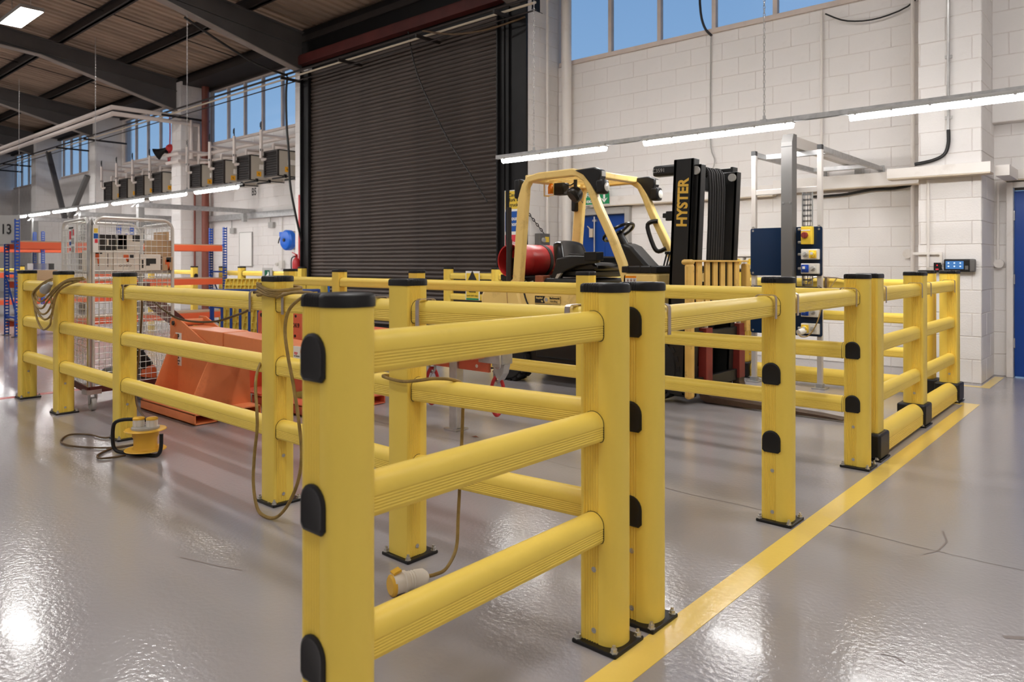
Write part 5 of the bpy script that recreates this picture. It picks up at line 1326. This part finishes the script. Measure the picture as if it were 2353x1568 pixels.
carton('white power tool carton with orange drill, nearest the cage corner', X_, 2.16, sz, .26, .14, .165, BOXW, [('drill', .01, .055, .04, .14, ORPR), ('r', .01, .06, .135, .145, KPR), ('r', .10, .104, .03, .14, KPR)])
carton('large white carton with orange drill print and ring symbols', X_, 2.305, sz, .30, .20, .165, BOXW, [('drill', .07, .15, .07, .13, ORPR), ('r', .125, .155, .10, .13, KPR), ('rings', .04, .14, .02, .06, KPR)])
carton('white carton with a black tool print, right of the large drill carton', X_, 2.51, sz, .28, .17, .135, BOXW, [('r', .05, .13, .055, .10, KPR), ('r', .05, .08, .04, .055, KPR), ('r', .015, .028, .02, .09, KPR)])
carton('beige carton with orange sander print at the far shelf end', X_-.01, 2.70, sz, .26, .085, .115, BOXB, [('drill', .02, .08, .0, .09, ORPR), ('r', .03, .07, .07, .11, KPR)])
carton('black carton lying on the small white drill carton', X_-.02, 2.20, sz+.167, .24, .125, .125, BOXK, [('r', .06, .075, .035, .09, BOXW)])
carton('white carton with an orange photo panel on top of the drill carton', X_-.01, 2.335, sz+.167, .26, .18, .13, BOXW, [('r', .005, .075, .008, .125, KPR), ('r', .012, .068, .04, .118, ORPR), ('r', .12, .178, .075, .125, KPR)])
carton('stack of plain brown cardboard at the right end of the cage', X_-.03, 2.66, sz+.117, .26, .125, .14, BOXB, [('r', 0, .125, .045, .047, FKYD), ('r', 0, .125, .09, .092, FKYD)])
m = MB(); m.box(-6.62, -6.36, 2.735, 2.755, sz+.257, sz+.33); tag(obj('carton_flap', m, BOXB, smooth=0), 'upright brown cardboard flap above the brown cardboard stack', 'cardboard')
t = thing('black_reel', 'round black drum hanging inside the near side of the cage', 'drum', (-6.66, 2.27, sz))
m = MB(); m.lathe([(0, -.05), (.12, -.05), (.125, -.03), (.1, -.02), (.1, .02), (.125, .03), (.12, .05), (0, .05)], (0, 0, .127), (.3, 1, 0), 22); obj('drum', m, BLK, t)
t = thing('power_tool', 'black and orange power tool on the cage floor', 'power tool', (-6.45, 2.62, .193))
m = MB(); m.lathe([(.0, 0), (.07, .01), (.06, .06), (.04, .10), (.0, .11)], (0, 0, 0), (.1, .1, 1), 14); obj('guard', m, ORPR, t)
m = MB(); m.bar((0, 0, .09), (-.02, -.1, .24), .08, .09); m.bar((-.02, -.1, .24), (.02, .0, .27), .06, .05); obj('motor', m, BLK, t, bev=.015)
m = MB()
vs = []; 
for j in range(5):
    for i in range(9):
        a = 2*pi*i/9; r = (.22, .2, .15, .08, .0)[j]*(1+.15*math.sin(3*a)); vs.append((math.cos(a)*r*.8, math.sin(a)*r, (0, .05, .085, .1, .105)[j]))
fs = [(j*9+i, j*9+(i+1) % 9, (j+1)*9+(i+1) % 9, (j+1)*9+i) for j in range(4) for i in range(9)]
m.add(vs, fs); o = obj('grey_sack', m, GREYS, smooth=60, loc=(-6.60, 2.48, .195)); tag(o, 'slumped dark grey sack on the cage floor', 'sack')
m = MB(); m.bar((-7.6, 3.0, .90), (-7.6, 3.95, .04), .06, .13, up=(0, .7, .7)); m.box(-7.66, -7.54, 2.93, 3.08, .80, .98); m.box(-7.68, -7.52, 3.85, 4.1, 0, .05); tag(obj('sloping_arm', m, REDBR, smooth=0), 'dark red sloping steel arm seen through the roll cage', 'arm')

# ------------------------------------------------------------------ blue and orange racking
def upright(m, x, y, z1, w=.055):
    for dx in (-w/2+.007, w/2-.007): m.box(x+dx-.007, x+dx+.007, y-.002, y+.002, 0, z1)
    for dy in (0, .055): m.box(x+w/2-.002, x+w/2+.002, y+dy-.007, y+dy+.007, 0, z1)
    z = .015
    while z < z1:
        m.box(x-w/2+.014, x+w/2-.014, y-.002, y+.002, z, z+.026); m.box(x+w/2-.002, x+w/2+.002, y+.007, y+.048, z, z+.026); z += .05
def rack(label, x, ys, depth, zt, levels, grp=None):
    t = thing('racking', label, 'rack', (x, ys[0], 0), group=grp)
    for y in ys:
        for xx in (x, x-depth):
            m = MB(); upright(m, xx, y, zt); u = obj('upright', m, BLUEM, t, world=True, smooth=0)
            m = MB(); m.box(xx-.05, xx+.05, y-.04, y+.08, 0, .006); obj('foot_plate', m, FKB, u, world=True, smooth=0)
        m = MB()
        for z in (.3, 1.0, zt-.35): m.bar((x, y+.02, z), (x-depth, y+.02, z), .02, .03)
        m.bar((x, y+.02, .35), (x-depth, y+.02, .95), .02, .02); obj('frame_brace', m, BLUEM, t, world=True, smooth=0)
    for a, b_ in zip(ys[:-1], ys[1:]):
        for z in levels:
            for xx in (x, x-depth):
                m = MB(); m.box(xx-.022, xx+.022, a+.03, b_-.03, z-.11, z); obj('beam', m, ORAM, t, world=True, smooth=0, bev=.003)
            m = MB(); m.box(x-depth, x+.01, a+.03, b_-.03, z, z+.02); obj('shelf_board', m, BOARD, t, world=True, smooth=0)
    return t
rack('blue and orange racking between the roll cage and the left bay', -13.46, (3.44, 5.15, 6.86), .56, 1.86, (.24, .87, 1.50))
rack('further blue and orange racking seen through the left rack', -19.1, (3.6, 5.4, 7.2), .6, 1.88, (.35, .95, 1.52))
m = MB(); m.box(-13.75, -13.6, 3.42, 3.43, 1.62, 1.86); 
t = thing('bay_sign', 'grey sign 13 at the top of the left rack', 'sign', (-13.75, 3.40, 1.70), math.radians(45)); obj('plate', plate('-y', (0, 0, 0), .42, .46, .004), GPLAS, t, smooth=0); text('13', .22, INK, (-13.75, 3.393, 1.70), '-y', t, bold=.004, xs=.8)
for i, (y, z, dx, dy, dz, mt, l) in enumerate(((3.55, .891, .45, .5, .16, BOXB, 'wide brown carton on the middle shelf of the left rack'), (4.15, .891, .4, .35, .13, BOXW, 'pale carton beside the wide brown carton on the rack'), (3.7, 1.06, .3, .3, .1, FILM, 'clear film wrapped pack on the wide brown carton'), (3.6, .261, .4, .4, .22, BOXW, 'white carton on the bottom shelf of the left rack'))):
    carton(l, -13.50, y, z, dx, dy, dz, mt, grp='cartons on the left rack')
t = thing('dark_stand', 'dark low steel stand beside the left rack', 'stand', (-15.2, 3.0, 0))
m = MB(); m.box(-.6, .5, -.3, .3, .62, .72); m.box(-.1, .1, -.1, .1, .05, .62); m.box(-.5, .4, -.08, .08, 0, .08); obj('table', m, REDBR, t, smooth=0)

# ------------------------------------------------------------------ blue trolley with yellow plastic grids
TR = thing('blue_trolley', 'blue barred trolley loaded with yellow plastic grids', 'trolley', (-8.95, 5.15, 0), math.radians(41.4))
m = MB(); m.box(-.72, .72, -.0, .75, .14, .19); obj('deck', m, BLUED, TR, smooth=0)
for i in range(6):
    m = MB(); x = -.70+i*.122; m.box(x-.017, x+.017, -.02, .0, .17, .79); obj('bar', m, BLUED, TR, smooth=0, bev=.004)
m = MB(); m.tube(smooth_path([(-.72, -.01, .19), (-.72, -.01, .76), (-.69, -.01, .80), (-.6, -.01, .80), (0, -.01, .80), (.62, -.01, .80), (.70, -.01, .80), (.72, -.01, .76), (.72, -.01, .19)], 3), .02, 8); obj('top_rail', m, BLUED, TR)
m = MB(); m.tube(smooth_path([(.72, .7, .2), (.74, .7, .85), (.72, .6, .9), (.70, .4, .91)], 4), .016, 8); m.tube(smooth_path([(.60, .3, .92), (.73, .3, .92), (.77, .3, .86), (.77, .3, .2)], 4), .016, 8); obj('push_handle', m, BLUER, TR)
for x in (-.6, .6):
    for y in (.1, .65):
        m = MB(); m.lathe([(.02, -.018), (.055, -.018), (.06, 0), (.055, .018), (.02, .018)], (x, y, .06), (0,1,0), 16); m.box(x-.03, x+.03, y-.03, y+.03, .10, .14); obj('castor', m, RUB, TR)
m = MB(); m.box(-.42, -.2, -.026, -.02, .68, .735); obj('label_plate', m, SIGNW, TR, smooth=0)
def grid_panel(label, y, xw0, xw1, z0, z1, cols, rows, lean):
    t = thing('plastic_grid', label, 'plastic grid', (TR.location.x, TR.location.y, 0), math.radians(41.4), 'yellow plastic grids on the trolley')
    m = MB(); W_ = xw1-xw0; H_ = z1-z0; th = .035; rw = .006
    def sh(z): return y+(z-z0)*lean
    for i in range(cols+1):
        x = xw0+W_*i/cols; xt = x+.07
        m.add([(x-rw, sh(z0), z0), (x+rw, sh(z0), z0), (x+rw, sh(z0)+th, z0), (x-rw, sh(z0)+th, z0), (xt-rw, sh(z1), z1), (xt+rw, sh(z1), z1), (xt+rw, sh(z1)+th, z1), (xt-rw, sh(z1)+th, z1)], [(0,3,2,1),(4,5,6,7),(0,1,5,4),(1,2,6,5),(2,3,7,6),(3,0,4,7)])
    for j in range(rows+1):
        z = z0+H_*j/rows; m.box(xw0+.07*j/rows, xw1+.07*j/rows, sh(z), sh(z)+th, z-rw, z+rw)
    o = obj('lattice', m, YELG, t, smooth=0)
    m = MB(); m.add([(xw0, sh(z0)+th, z0), (xw1, sh(z0)+th, z0), (xw1+.07, sh(z1)+th, z1), (xw0+.07, sh(z1)+th, z1), (xw0, sh(z0)+th+.006, z0), (xw1, sh(z0)+th+.006, z0), (xw1+.07, sh(z1)+th+.006, z1), (xw0+.07, sh(z1)+th+.006, z1)], [(0,3,2,1),(4,5,6,7),(0,1,5,4),(1,2,6,5),(2,3,7,6),(3,0,4,7)])
    obj('back_sheet', m, YELG, t, smooth=0)
for i, l in enumerate(('front yellow plastic grid behind the blue trolley bars', 'second yellow plastic grid in the leaning stack', 'third yellow plastic grid in the leaning stack', 'fourth yellow plastic grid in the leaning stack', 'fifth yellow plastic grid, hindmost of the leaning stack')):
    grid_panel(l, .06+i*.048, -.66, .30, .195, .95-.004*i, 18, 9, .14)
for i, (x0, l) in enumerate(((.32, 'yellow ribbed plastic slab standing on end, left of two'), (.52, 'yellow ribbed plastic slab standing on end, right of two'))):
    t = thing('plastic_slab', l, 'plastic slab', (TR.location.x, TR.location.y, 0), math.radians(41.4), 'ribbed slabs on the trolley')
    m = MB(); m.box(x0, x0+.19, .10, .5, .195, .92)
    for q in range(12): m.box(x0+.004+q*.0158, x0+.012+q*.0158, .092, .508, .195, .926)
    obj('ribbed_body', m, YELG, t, smooth=0)

# ------------------------------------------------------------------ cords
def cord(name, label, pts, r, m, sm=6, seg=8, cat='cable', parent=None):
    mb = MB(); mb.tube(smooth_path(pts, sm), r, seg)
    o = obj(name, mb, m, parent, world=bool(parent))
    return tag(o, label, cat) if parent is None else o
# coil with plug over the left rail
CO = thing('coiled_cord', 'coiled yellow brown extension cord with plug hung over the left rail', 'cord', (-6.45, 1.88, .73))
yf = 1.855
loops = [[(-5.83, yf+.05, 1.045), (-6.0, yf, 1.03), (-6.25, yf-.02, .93), (-6.2, yf-.03, .80), (-6.36, yf-.035, .735), (-6.58, yf-.03, .80), (-6.67, yf-.02, .90), (-6.58, yf, .99), (-6.42, yf+.02, 1.035)],
         [(-5.80, yf+.06, 1.05), (-6.05, yf-.005, 1.01), (-6.30, yf-.03, .88), (-6.40, yf-.04, .82), (-6.55, yf-.035, .83), (-6.63, yf-.025, .90), (-6.54, yf-.01, .98), (-6.40, yf+.01, 1.03)],
         [(-5.86, yf+.04, 1.035), (-6.1, yf-.012, .97), (-6.3, yf-.03, .80), (-6.45, yf-.04, .78), (-6.60, yf-.035, .86), (-6.66, yf-.03, .93), (-6.5, yf-.005, 1.01), (-6.38, yf+.02, 1.045)],
         [(-5.90, yf+.03, 1.03), (-6.14, yf-.01, .95), (-6.22, yf-.03, .76), (-6.24, yf-.035, .70), (-6.36, yf-.045, .66), (-6.52, yf-.04, .73), (-6.62, yf-.03, .84), (-6.60, yf-.02, .94)],
         [(-5.82, yf+.055, 1.06), (-5.98, yf+.01, 1.045), (-6.18, yf-.01, .985), (-6.36, yf-.03, .89), (-6.5, yf-.035, .87), (-6.57, yf-.03, .92), (-6.47, yf-.01, .99), (-6.36, yf+.01, 1.03)]]
for l_ in loops: 
    m = MB(); m.tube(smooth_path(l_, 6), .0075, 7); obj('cord_loop', m, CORD, CO, world=True)
m = MB(); a = Vector((-6.40, yf-.05, .93)); b_ = Vector((-6.14, yf-.04, 1.035)); d_ = (b_-a).normalized()
m.lathe([(0, 0), (.030, 0), (.031, .01), (.030, .08)], a, d_, 16); pg = obj('plug', m, PLUGY, CO, world=True)
m = MB(); m.lathe([(.032, .075), (.034, .085), (.034, .12), (.025, .14), (.021, .20), (.013, .23), (0, .23)], a, d_, 16); obj('plug_grip', m, GPLAS, pg, world=True)
# slack cord along the left run, drop to the reel
cord('extension_lead', 'brown cord sagging below the left rail behind two steel straps', [(-5.06, 1.885, 1.02), (-4.98, 1.97, .995), (-4.862, 2.02, .907), (-4.719, 2.02, .862), (-4.546, 2.02, .824), (-4.312, 2.02, .815), (-4.042, 2.02, .832), (-3.841, 2.02, .872), (-3.698, 2.02, .907), (-3.607, 2.0, .95), (-3.45, 1.975, 1.015), (-3.34, 1.86, 1.02)], .0065, CORDD)
cord('extension_lead', 'brown cord dropping from the rail to the extension reel', [(-5.02, 1.97, 1.0), (-5.10, 2.03, .916), (-5.139, 2.04, .741), (-5.15, 2.03, .534), (-5.12, 2.0, .36), (-4.98, 1.95, .25), (-4.75, 1.90, .21), (-4.62, 1.88, .215)], .0065, CORDD)
cord('extension_lead', 'brown cord looping over the floor beside the extension reel', [(-5.243, 2.03, .008), (-5.217, 1.85, .008), (-5.4, 1.81, .008), (-5.499, 1.721, .008), (-5.34, 1.62, .008), (-5.171, 1.618, .008), (-4.998, 1.699, .008), (-4.87, 1.80, .012), (-4.75, 1.84, .04), (-4.70, 1.86, .06)], .006, CORDD)
cord('extension_lead', 'short brown cord loop passing under the reel handle', [(-4.70, 1.88, .055), (-4.80, 1.83, .03), (-4.90, 1.78, .008), (-4.80, 1.66, .008), (-4.70, 1.63, .008), (-4.66, 1.70, .008), (-4.66, 1.76, .008)], .006, CORDD)
# cord wrapped on the post and its long hanging loop
WR = thing('wrapped_cord', 'yellow brown cord wound round a post top with a loop hanging to the floor', 'cord', (-3.2, 1.9, .9))
px_, py_ = -3.225, 1.93
def wrap(zs, grow=.07):
    pts = []
    cs = [(-1, -1), (1, -1), (1, 1), (-1, 1)]
    for i, z in enumerate(zs): c = cs[i % 4]; pts.append((px_+c[0]*grow, py_+c[1]*grow, z))
    return pts
for zz in ((1.066, 1.022, 1.034, 1.06, 1.062), (1.046, 1.014, 1.03, 1.045, 1.044), (1.028, 1.008, 1.022, 1.03, 1.026), (1.01, 1.026, 1.04, 1.02, 1.008), (1.056, 1.034, 1.044, 1.052, 1.05)):
    m = MB(); m.tube(smooth_path(wrap(zz, .074), 6), .008, 7); obj('cord_turn', m, CORD, WR, world=True)
lp = [(px_+.074, py_-.06, 1.0), (-3.0, 1.86, 1.028), (-2.84, 1.865, 1.03), (-2.87, 1.82, 1.005), (-2.93, 1.80, .95), (-2.943, 1.79, .861), (-2.918, 1.79, .746), (-2.872, 1.79, .615), (-2.827, 1.79, .448), (-2.81, 1.79, .317), (-2.834, 1.785, .198), (-2.90, 1.775, .086), (-2.975, 1.765, .02), (-3.05, 1.755, .009), (-3.12, 1.755, .03), (-3.165, 1.76, .13), (-3.166, 1.765, .26), (-3.15, 1.77, .387), (-3.16, 1.775, .469), (-3.235, 1.81, .59), (-3.305, 1.87, .66), (-3.325, 1.93, .71), (-3.29, 2.01, .76), (-3.25, 2.015, .78)]
m = MB(); m.tube(smooth_path(lp, 6), .0075, 8); obj('hanging_loop', m, CORD, WR, world=True)
# connector on the floor under the twin post run
KC = thing('cord_connector', 'grey trailing socket with yellow flap lying on the floor', 'connector', (-1.98, 1.68, 0))
a = Vector((-2.008, 1.64, .040)); b_ = Vector((-1.972, 1.775, .036)); d_ = (b_-a).normalized()
m = MB(); m.lathe([(.0, 0), (.036, 0), (.037, .008), (.035, .04), (.038, .043), (.038, .05), (.032, .053), (.033, .06), (.030, .063), (.033, .068), (.030, .073), (.033, .078), (.030, .083), (.033, .09), (.031, .12), (.02, .135), (.012, .14), (0, .14)], a, d_, 20); obj('socket_body', m, BOXW, KC, world=True)
m = MB(); m.lathe([(0, -.008), (.03, -.008), (.037, -.003), (.038, .006), (0, .006)], a-Vector((0,0,.004)), d_, 20); m.bar(a+Vector((0,0,.038)), a+Vector((0,0,.048))+d_*.03, .03, .008); obj('flap', m, PLUGY, KC, world=True)
pts = [(-2.317, 1.99, .70), (-2.32, 1.86, .715), (-2.30, 1.848, .71), (-2.20, 1.848, .705), (-2.10, 1.85, .72), (-2.04, 1.87, .73), (-2.0, 1.93, .722), (-1.99, 1.975, .69), (-2.0, 1.98, .60), (-2.0, 1.975, .5), (-2.0, 1.965, .34), (-2.0, 1.955, .2), (-1.985, 1.93, .09), (-1.965, 1.86, .04), (b_+d_*.03)[:], (b_+d_*.0)[:]]
m = MB(); m.tube(smooth_path([tuple(p) for p in pts], 6), .0065, 8); obj('lead', m, CORD, KC, world=True)
# extension reel
ER = thing('extension_reel', 'yellow extension cable reel with two sockets and black tube stand', 'cable reel', (-4.62, 1.86, 0))
m = MB(); m.lathe([(0, .03), (.115, .03), (.118, .033), (.115, .037), (.070, .039), (.066, .05), (.066, .10), (.074, .115), (.076, .148), (.115, .150), (.119, .153), (.115, .157), (0, .157)], (0,0,0), (0,0,1), 36); obj('drum', m, PLUGY, ER, smooth=30)
m = MB(); m.lathe([(0, .157), (.078, .157), (.08, .163), (.078, .170), (0, .171)], (0,0,0), (0,0,1), 28); obj('socket_base', m, GPLAS, ER)
for dx, dy in ((-.034, -.026), (.03, .026)):
    m = MB(); m.lathe([(.031, .17), (.030, .212), (0, .213)], (dx, dy, 0), (0,0,1), 18)
    for q in range(8): aa = 2*pi*q/8; m.box(dx+math.cos(aa)*.030-.004, dx+math.cos(aa)*.030+.004, dy+math.sin(aa)*.030-.004, dy+math.sin(aa)*.030+.004, .172, .208)
    s = obj('socket', m, BOXW, ER); m = MB(); m.lathe([(.031, .212), (.034, .213), (.034, .222), (.026, .227), (0, .227)], (dx, dy, 0), (0,0,1), 16); obj('socket_lid', m, PLUGY, s)
fl_ = Vector((-.155, -.10, 0)); fr_ = Vector((.125, -.03, 0))
pts = [(-.02, .03, .20), (-.08, -.02, .205), (-.13, -.075, .205), (-.165, -.11, .19), (-.178, -.12, .15), (-.18, -.12, .07), (-.17, -.115, .03), (-.14, -.10, .012), (-.06, -.065, .011), (.05, -.02, .011), (.12, .01, .012), (.148, .02, .03), (.158, .026, .07), (.160, .027, .145)]
m = MB(); m.tube(smooth_path(pts, 4), .011, 10); obj('stand', m, BLK, ER)
m = MB(); m.lathe([(.0, .0), (.03, 0), (.03, .03), (0, .03)], (0,0,0), (0,0,1), 14); obj('spindle', m, FKB, ER)
m = MB(); m.lathe([(.012, 0), (.012, .004), (.008, .006), (.008, .014), (0, .015)], (-3.21, 1.866, 0), (0,0,1), 8); tag(obj('anchor_bolt', m, STEEL), 'loose steel anchor bolt left in the floor by the cord-wrapped post', 'bolt')

# ------------------------------------------------------------------ aluminium services frame with blue panels
WS = thing('services_frame', 'aluminium services frame with navy panels and a tall grey post', 'frame', (-2.65, 6.9, 0))
def ws(nm, mb, mt, **q): return obj(nm, mb, mt, q.pop('parent', WS), world=True, **q)
for x in (-2.975, -2.345):
    m = MB(); m.box(x-.022, x+.022, 6.95, 6.995, .01, 2.22); L_ = ws('upright', m, ALU, smooth=0, bev=.003)
    m = MB(); m.box(x-.023, x+.023, 6.949, 6.996, 2.22, 2.265); ws('end_cap', m, BLK, smooth=0, bev=.003, parent=L_)
    m = MB(); m.box(x-.06, x+.06, 6.91, 7.035, 0, .01); m.box(x-.03, x+.03, 6.94, 7.005, .01, .05); ws('foot_plate', m, GALV, smooth=0, bev=.002, parent=L_)
    m = MB(); m.prism([(6.995, 2.21), (7.06, 2.21), (6.995, 2.10)], (x-.003, 0, 0), (0,1,0), (0,0,1), (.006, 0, 0)); ws('gusset', m, ALU, smooth=0, parent=L_)
    m = MB(); m.box(x-.022, x+.022, 6.995, 8.97, 2.205, 2.255); b_ = ws('top_rail', m, GALV, smooth=0, bev=.003)
    m = MB(); m.box(x-.03, x+.03, 8.965, 8.99, 2.10, 2.27); ws('wall_bracket', m, GALV, smooth=0, parent=b_)
for y, z in ((7.2, 2.205), (8.55, 2.205)):
    m = MB(); m.box(-2.975, -2.345, y, y+.045, z, z+.05); ws('cross_rail', m, GALV, smooth=0, bev=.003)
m = MB(); m.box(-2.953, -2.367, 6.955, 6.99, 1.83, 1.88); ws('cross_rail', m, ALU, smooth=0, bev=.003)
m = MB(); m.prism([(0, 0.9), (.12, .9), (.12, 2.38), (.04, 2.38), (0, 2.30)], (-2.66, 6.84, 0), (0,1,0), (0,0,1), (.105, 0, 0)); gp_ = ws('grey_post', m, GREYS, smooth=0, bev=.003)
m = MB(); m.box(-2.66, -2.555, 6.839, 6.84, 2.255, 2.262); ws('post_seam', m, INK, smooth=0, parent=gp_)
m = MB()
for z in (1.73,):
    for x in (-2.64, -2.575): m.cyl((x, 6.835, z), (x, 6.84, z), .008, seg=10)
ws('post_screw', m, STEEL, smooth=0, parent=gp_)
m = MB(); m.box(-2.64, -2.57, 6.96, 8.9, 2.26, 2.37); ws('top_trunking', m, ALU, smooth=0, bev=.004)
m = MB(); m.box(-2.6, -2.52, 8.86, 8.96, 2.05, 2.3); ws('drop_trunking', m, GALV, smooth=0)
# perforated cable tray beside the post
m = MB(); tx0, tx1 = -2.505, -2.405; ty = 6.96
m.box(tx0, tx0+.008, ty-.012, ty, .95, 1.83); m.box(tx1-.008, tx1, ty-.012, ty, .95, 1.83)
for c_ in (tx0+.008, tx0+.046, tx1-.014): m.box(c_, c_+.008, ty, ty+.002, .95, 1.83)
z = .95
while z < 1.82:
    m.box(tx0, tx1, ty, ty+.002, z, z+.018); m.box(tx0+.02, tx0+.028, ty, ty+.002, z, z+.05); m.box(tx1-.03, tx1-.022, ty, ty+.002, z, z+.05); z += .05
ws('cable_tray', m, GALV, smooth=0)
def rp(x0, x1, z0, z1, r=.018):
    out = []
    for cx_, cz_, a0 in ((x1-r, z1-r, 0), (x0+r, z1-r, 90), (x0+r, z0+r, 180), (x1-r, z0+r, 270)):
        for q in range(4): t_ = math.radians(a0+30*q); out.append((cx_+r*math.cos(t_), cz_+r*math.sin(t_)))
    return out
for z0, z1 in ((1.045, 1.505), (.485, .945)):
    m = MB(); m.prism(rp(-3.0, -2.315, z0, z1), (0, 6.94, 0), (1,0,0), (0,0,1), (0, .006, 0)); p_ = ws('navy_panel', m, NAVY, smooth=0)
    m = MB()
    for x in (-2.975, -2.345):
        for z in (z0+.025, z1-.025): m.lathe([(0, -.004), (.009, -.003), (.010, 0)], (x, 6.94, z), (0,1,0), 12)
        m.tube([(x+.011*math.cos(a_), 6.943, z1+.006+.011*math.sin(a_)) for a_ in [2*pi*q/10 for q in range(10)]], .004, 5, closed=True)
    ws('panel_fixing', m, STEEL, smooth=0, parent=p_)
m = MB(); m.box(-2.49, -2.39, 6.88, 6.94, 1.34, 1.505); s = ws('isolator', m, SIGNY, smooth=0, bev=.005, label='yellow isolator with red knob')
m = MB(); m.lathe([(0, -.03), (.026, -.028), (.03, -.02), (.03, 0)], (-2.452, 6.88, 1.425), (0,1,0), 20); m.box(-2.458, -2.446, 6.84, 6.86, 1.40, 1.45); ws('red_knob', m, FKRED, parent=s)
m = MB(); m.box(-2.487, -2.405, 6.8785, 6.88, 1.465, 1.475); ws('label_strip', m, SIGNW, smooth=0, parent=s)
def sockbox(zc, left, right, knob=True):
    m = MB(); m.box(-2.49, -2.335, 6.88, 6.94, zc-.048, zc+.048); s_ = ws('socket_box', m, WPLAS, smooth=0, bev=.006)
    xl, xr = -2.45, -2.38
    for x, kd in ((xl, left), (xr, right)):
        if kd == 'knob':
            m = MB(); m.lathe([(0, -.012), (.022, -.01), (.026, 0)], (x, 6.88, zc), (0,1,0), 16); m.bar((x-.016, 6.865, zc-.012), (x+.016, 6.865, zc+.012), .012, .01); ws('switch_knob', m, GPLAS, parent=s_)
        else:
            m = MB(); m.box(x-.033, x+.033, 6.868, 6.88, zc-.036, zc+.036); m.lathe([(0, -.035), (.024, -.033), (.027, -.012)], (x, 6.88, zc), (0,1,0), 18); ws('outlet', m, SIGNY if kd == 'y' else SOCKB, parent=s_, bev=.003)
            m = MB(); m.box(x-.012, x+.012, 6.842, 6.846, zc-.004, zc+.02); ws('outlet_mark', m, WPLAS, smooth=0, parent=s_)
    return s_
sockbox(1.247, 'knob', 'y'); sockbox(1.115, 'b', 'knob'); sockbox(.715, 'b', 'knob')
s = sockbox(.558, 'y', 'knob')
m = MB(); m.lathe([(0, -.03), (.028, -.03), (.03, .02), (.02, .06), (0, .06)], (-2.47, 6.83, .53), (.4, .8, .2), 14); ws('plug', m, WPLAS, parent=s)
m = MB(); m.tube(smooth_path([(-2.49, 6.81, .515), (-2.45, 6.79, .49), (-2.38, 6.79, .51), (-2.32, 6.81, .62), (-2.28, 6.85, .80), (-2.26, 6.95, .92), (-2.24, 7.1, 1.02)], 5), .006, 6); ws('plug_lead', m, CORD)
m = MB()
for z in (1.36, 1.48, 1.247, 1.115, .715, .558): m.cyl((-2.525, 6.91, z), (-2.48, 6.91, z), .012, seg=8)
ws('conduit_stub', m, GPLAS)
m = MB(); m.tube(smooth_path([(-2.53, 7.17, .985), (-2.46, 7.16, 1.03), (-2.34, 7.16, 1.035), (-2.2, 7.16, 1.02), (-2.1, 7.16, .99)], 5), .008, 6); m.box(-2.36, -2.335, 7.135, 7.27, .915, 1.035); tag(obj('rail_hook', m, STRAP), 'cord and steel hook over the back wall barrier rail', 'hook')
